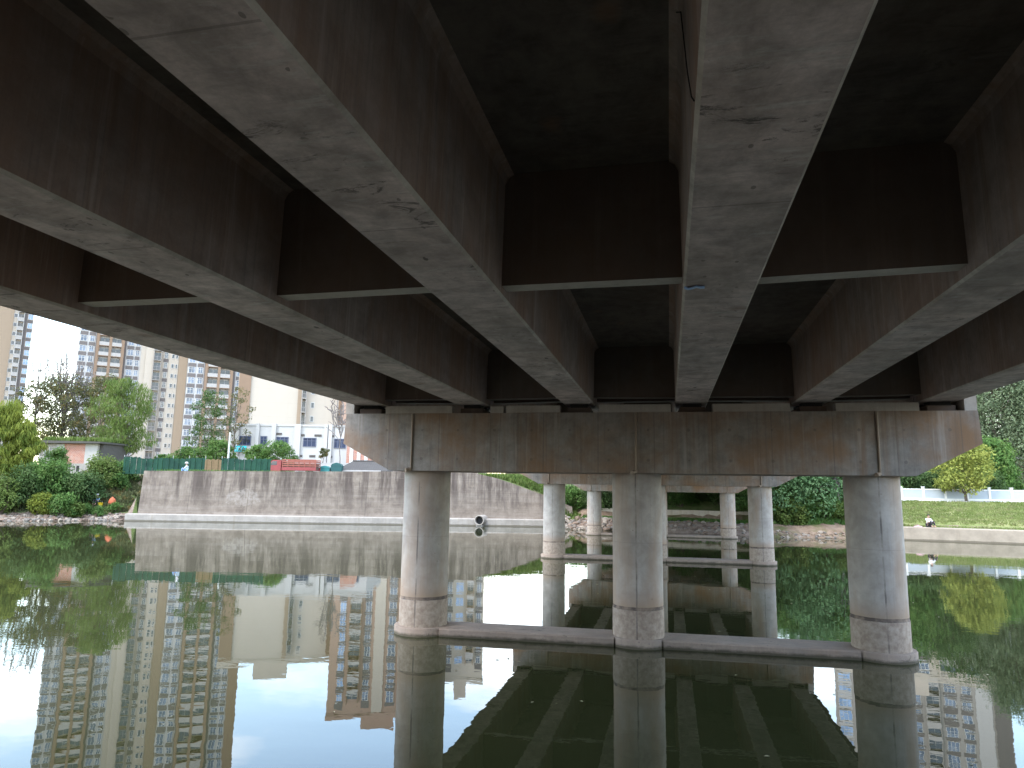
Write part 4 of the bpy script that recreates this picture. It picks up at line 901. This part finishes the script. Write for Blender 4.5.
# ------------------------------------------------------------------ people
skin_m = simple('skin', (.42, .26, .19), .6); hair_m = simple('black_hair', (.012, .011, .012), .5)
def skinned(name, verts, edges, radii, mat, parent, rootv=0):
    me = bpy.data.meshes.new(name); me.from_pydata(verts, edges, []); me.materials.append(mat)
    o = link(name, me, parent)
    md = o.modifiers.new('skin', 'SKIN'); md.use_smooth_shade = True
    for i, r in enumerate(radii): me.skin_vertices[0].data[i].radius = (r, r)
    me.skin_vertices[0].data[rootv].use_root = True
    s2 = o.modifiers.new('sub', 'SUBSURF'); s2.levels = 1; s2.render_levels = 2
    return o
def seated(loc, rz, label, shirt, trousers, hat=None):
    """person sitting low, knees up, facing local -y"""
    root = empty('person', loc, label, 'person', None, rz)
    V = [(0, 0, .16), (0, .03, .38), (0, .0, .62), (0, -.03, .70), (0, -.05, .80), (0, -.06, .90),
         (.19, .0, .60), (.24, -.16, .40), (.14, -.36, .36), (.11, -.44, .35), (-.19, .0, .60), (-.24, -.16, .40), (-.14, -.36, .36), (-.11, -.44, .35),
         (.10, -.02, .14), (.14, -.36, .44), (.13, -.42, .06), (.13, -.55, .035), (-.10, -.02, .14), (-.14, -.36, .44), (-.13, -.42, .06), (-.13, -.55, .035)]
    E_ = [(0, 1), (1, 2), (2, 3), (3, 4), (4, 5), (2, 6), (6, 7), (7, 8), (8, 9), (2, 10), (10, 11), (11, 12), (12, 13), (0, 14), (14, 15), (15, 16), (16, 17), (0, 18), (18, 19), (19, 20), (20, 21)]
    rad = [.13, .13, .13, .055, .085, .06, .06, .045, .035, .03, .06, .045, .035, .03, .09, .062, .042, .035, .09, .062, .042, .035]
    skinned('body', V, E_, rad, skin_m, root)
    skinned('shirt', [V[i] for i in (1, 2, 6, 7, 10, 11)] + [(0, 0, .2)], [(0, 1), (1, 2), (2, 3), (1, 4), (4, 5), (0, 6)], [.155, .155, .08, .06, .08, .06, .15], shirt, root)
    skinned('trousers', [(0, 0, .15), V[14], V[15], (.132, -.41, .12), V[18], V[19], (-.132, -.41, .12)], [(0, 1), (1, 2), (2, 3), (0, 4), (4, 5), (5, 6)], [.15, .105, .078, .06, .105, .078, .06], trousers, root)
    b = MB(); bm = bmesh.new(); bmesh.ops.create_icosphere(bm, subdivisions=2, radius=1)
    vs = [(v.co.x*.098, -.045+v.co.y*.108, .865+max(v.co.z, -.15 if v.co.y > 0 else .35)*.1) for v in bm.verts]
    b.add(vs, [[v.index for v in f.verts] for f in bm.faces], 0, True); bm.free(); b.build('hair', hair_m, root)
    if hat:
        b = MB(); b.lathe([(.2, .90), (.19, .915), (.11, .93), (.10, 1.0), (.04, 1.03)], 20); b.build('hat', hat, root, (0, -.05, 0))
    return root
wht = simple('white_cloth', (.72, .72, .72), .8); drk = simple('dark_cloth', (.03, .03, .035), .8); blu = simple('light_blue_cloth', (.22, .36, .62), .8)
vx = atg(921.5, 54.2, 0, 0); vy = waterline(vx.x)+.45
seated((vx.x, vy, 1.0), .5, 'person in a white top sitting on the low river wall', wht, drk)
b = MB(); b.lathe([(.28, 0), (.3, .03), (.27, .05), (.05, .09)], 20); 
tag(b.build('sun_hat', simple('pink_cloth', (.75, .42, .5), .8), None, (vx.x-.75, vy-.05, 1.0)), 'pink round bundle beside the person on the low river wall', 'bundle')
v = gp(101.5, 65.6); seated(v, .2, 'person in a light blue top and white hat sitting on the left shore', blu, drk, wht)
def bucket(px, dpt, col, lab):
    v = gp(px, dpt); root = empty('bucket', v, lab, 'bucket'); m_ = simple('bucket_plastic', col, .45)
    b = MB(); b.lathe([(.15, 0), (.21, .36), (.225, .38), (.2, .38), (.19, .34)], 20); b.build('pail', m_, root)
    b = MB(); b.tube([(.21*cos(a), 0, .36+.2*sin(a)) for a in [pi*i/8 for i in range(9)]], .008, 5); b.build('handle', M['steel'], root)
bucket(105.3, 65.4, (.75, .5, .03), 'yellow bucket beside the person on the left shore')
v = gp(116.5, 66.0); b = MB(); leaf = [(.02, 0), (.3, .05), (.34, .3), (.22, .62), (.08, .72), (.03, .8)]; b.lathe(leaf, 16)
tag(b.build('sack', simple('orange_sack', (.5, .13, .06), .7), None, v), 'orange sack on the left shore at the foot of the wall end', 'sack')
v = gp(187.5, 66.0); v.z = ground_h(v.x, v.y); seated(v, -1.2, 'person in pale blue crouching on the wall top before the green fence', simple('pale_blue_cloth', (.5, .6, .68), .8), blu, wht)
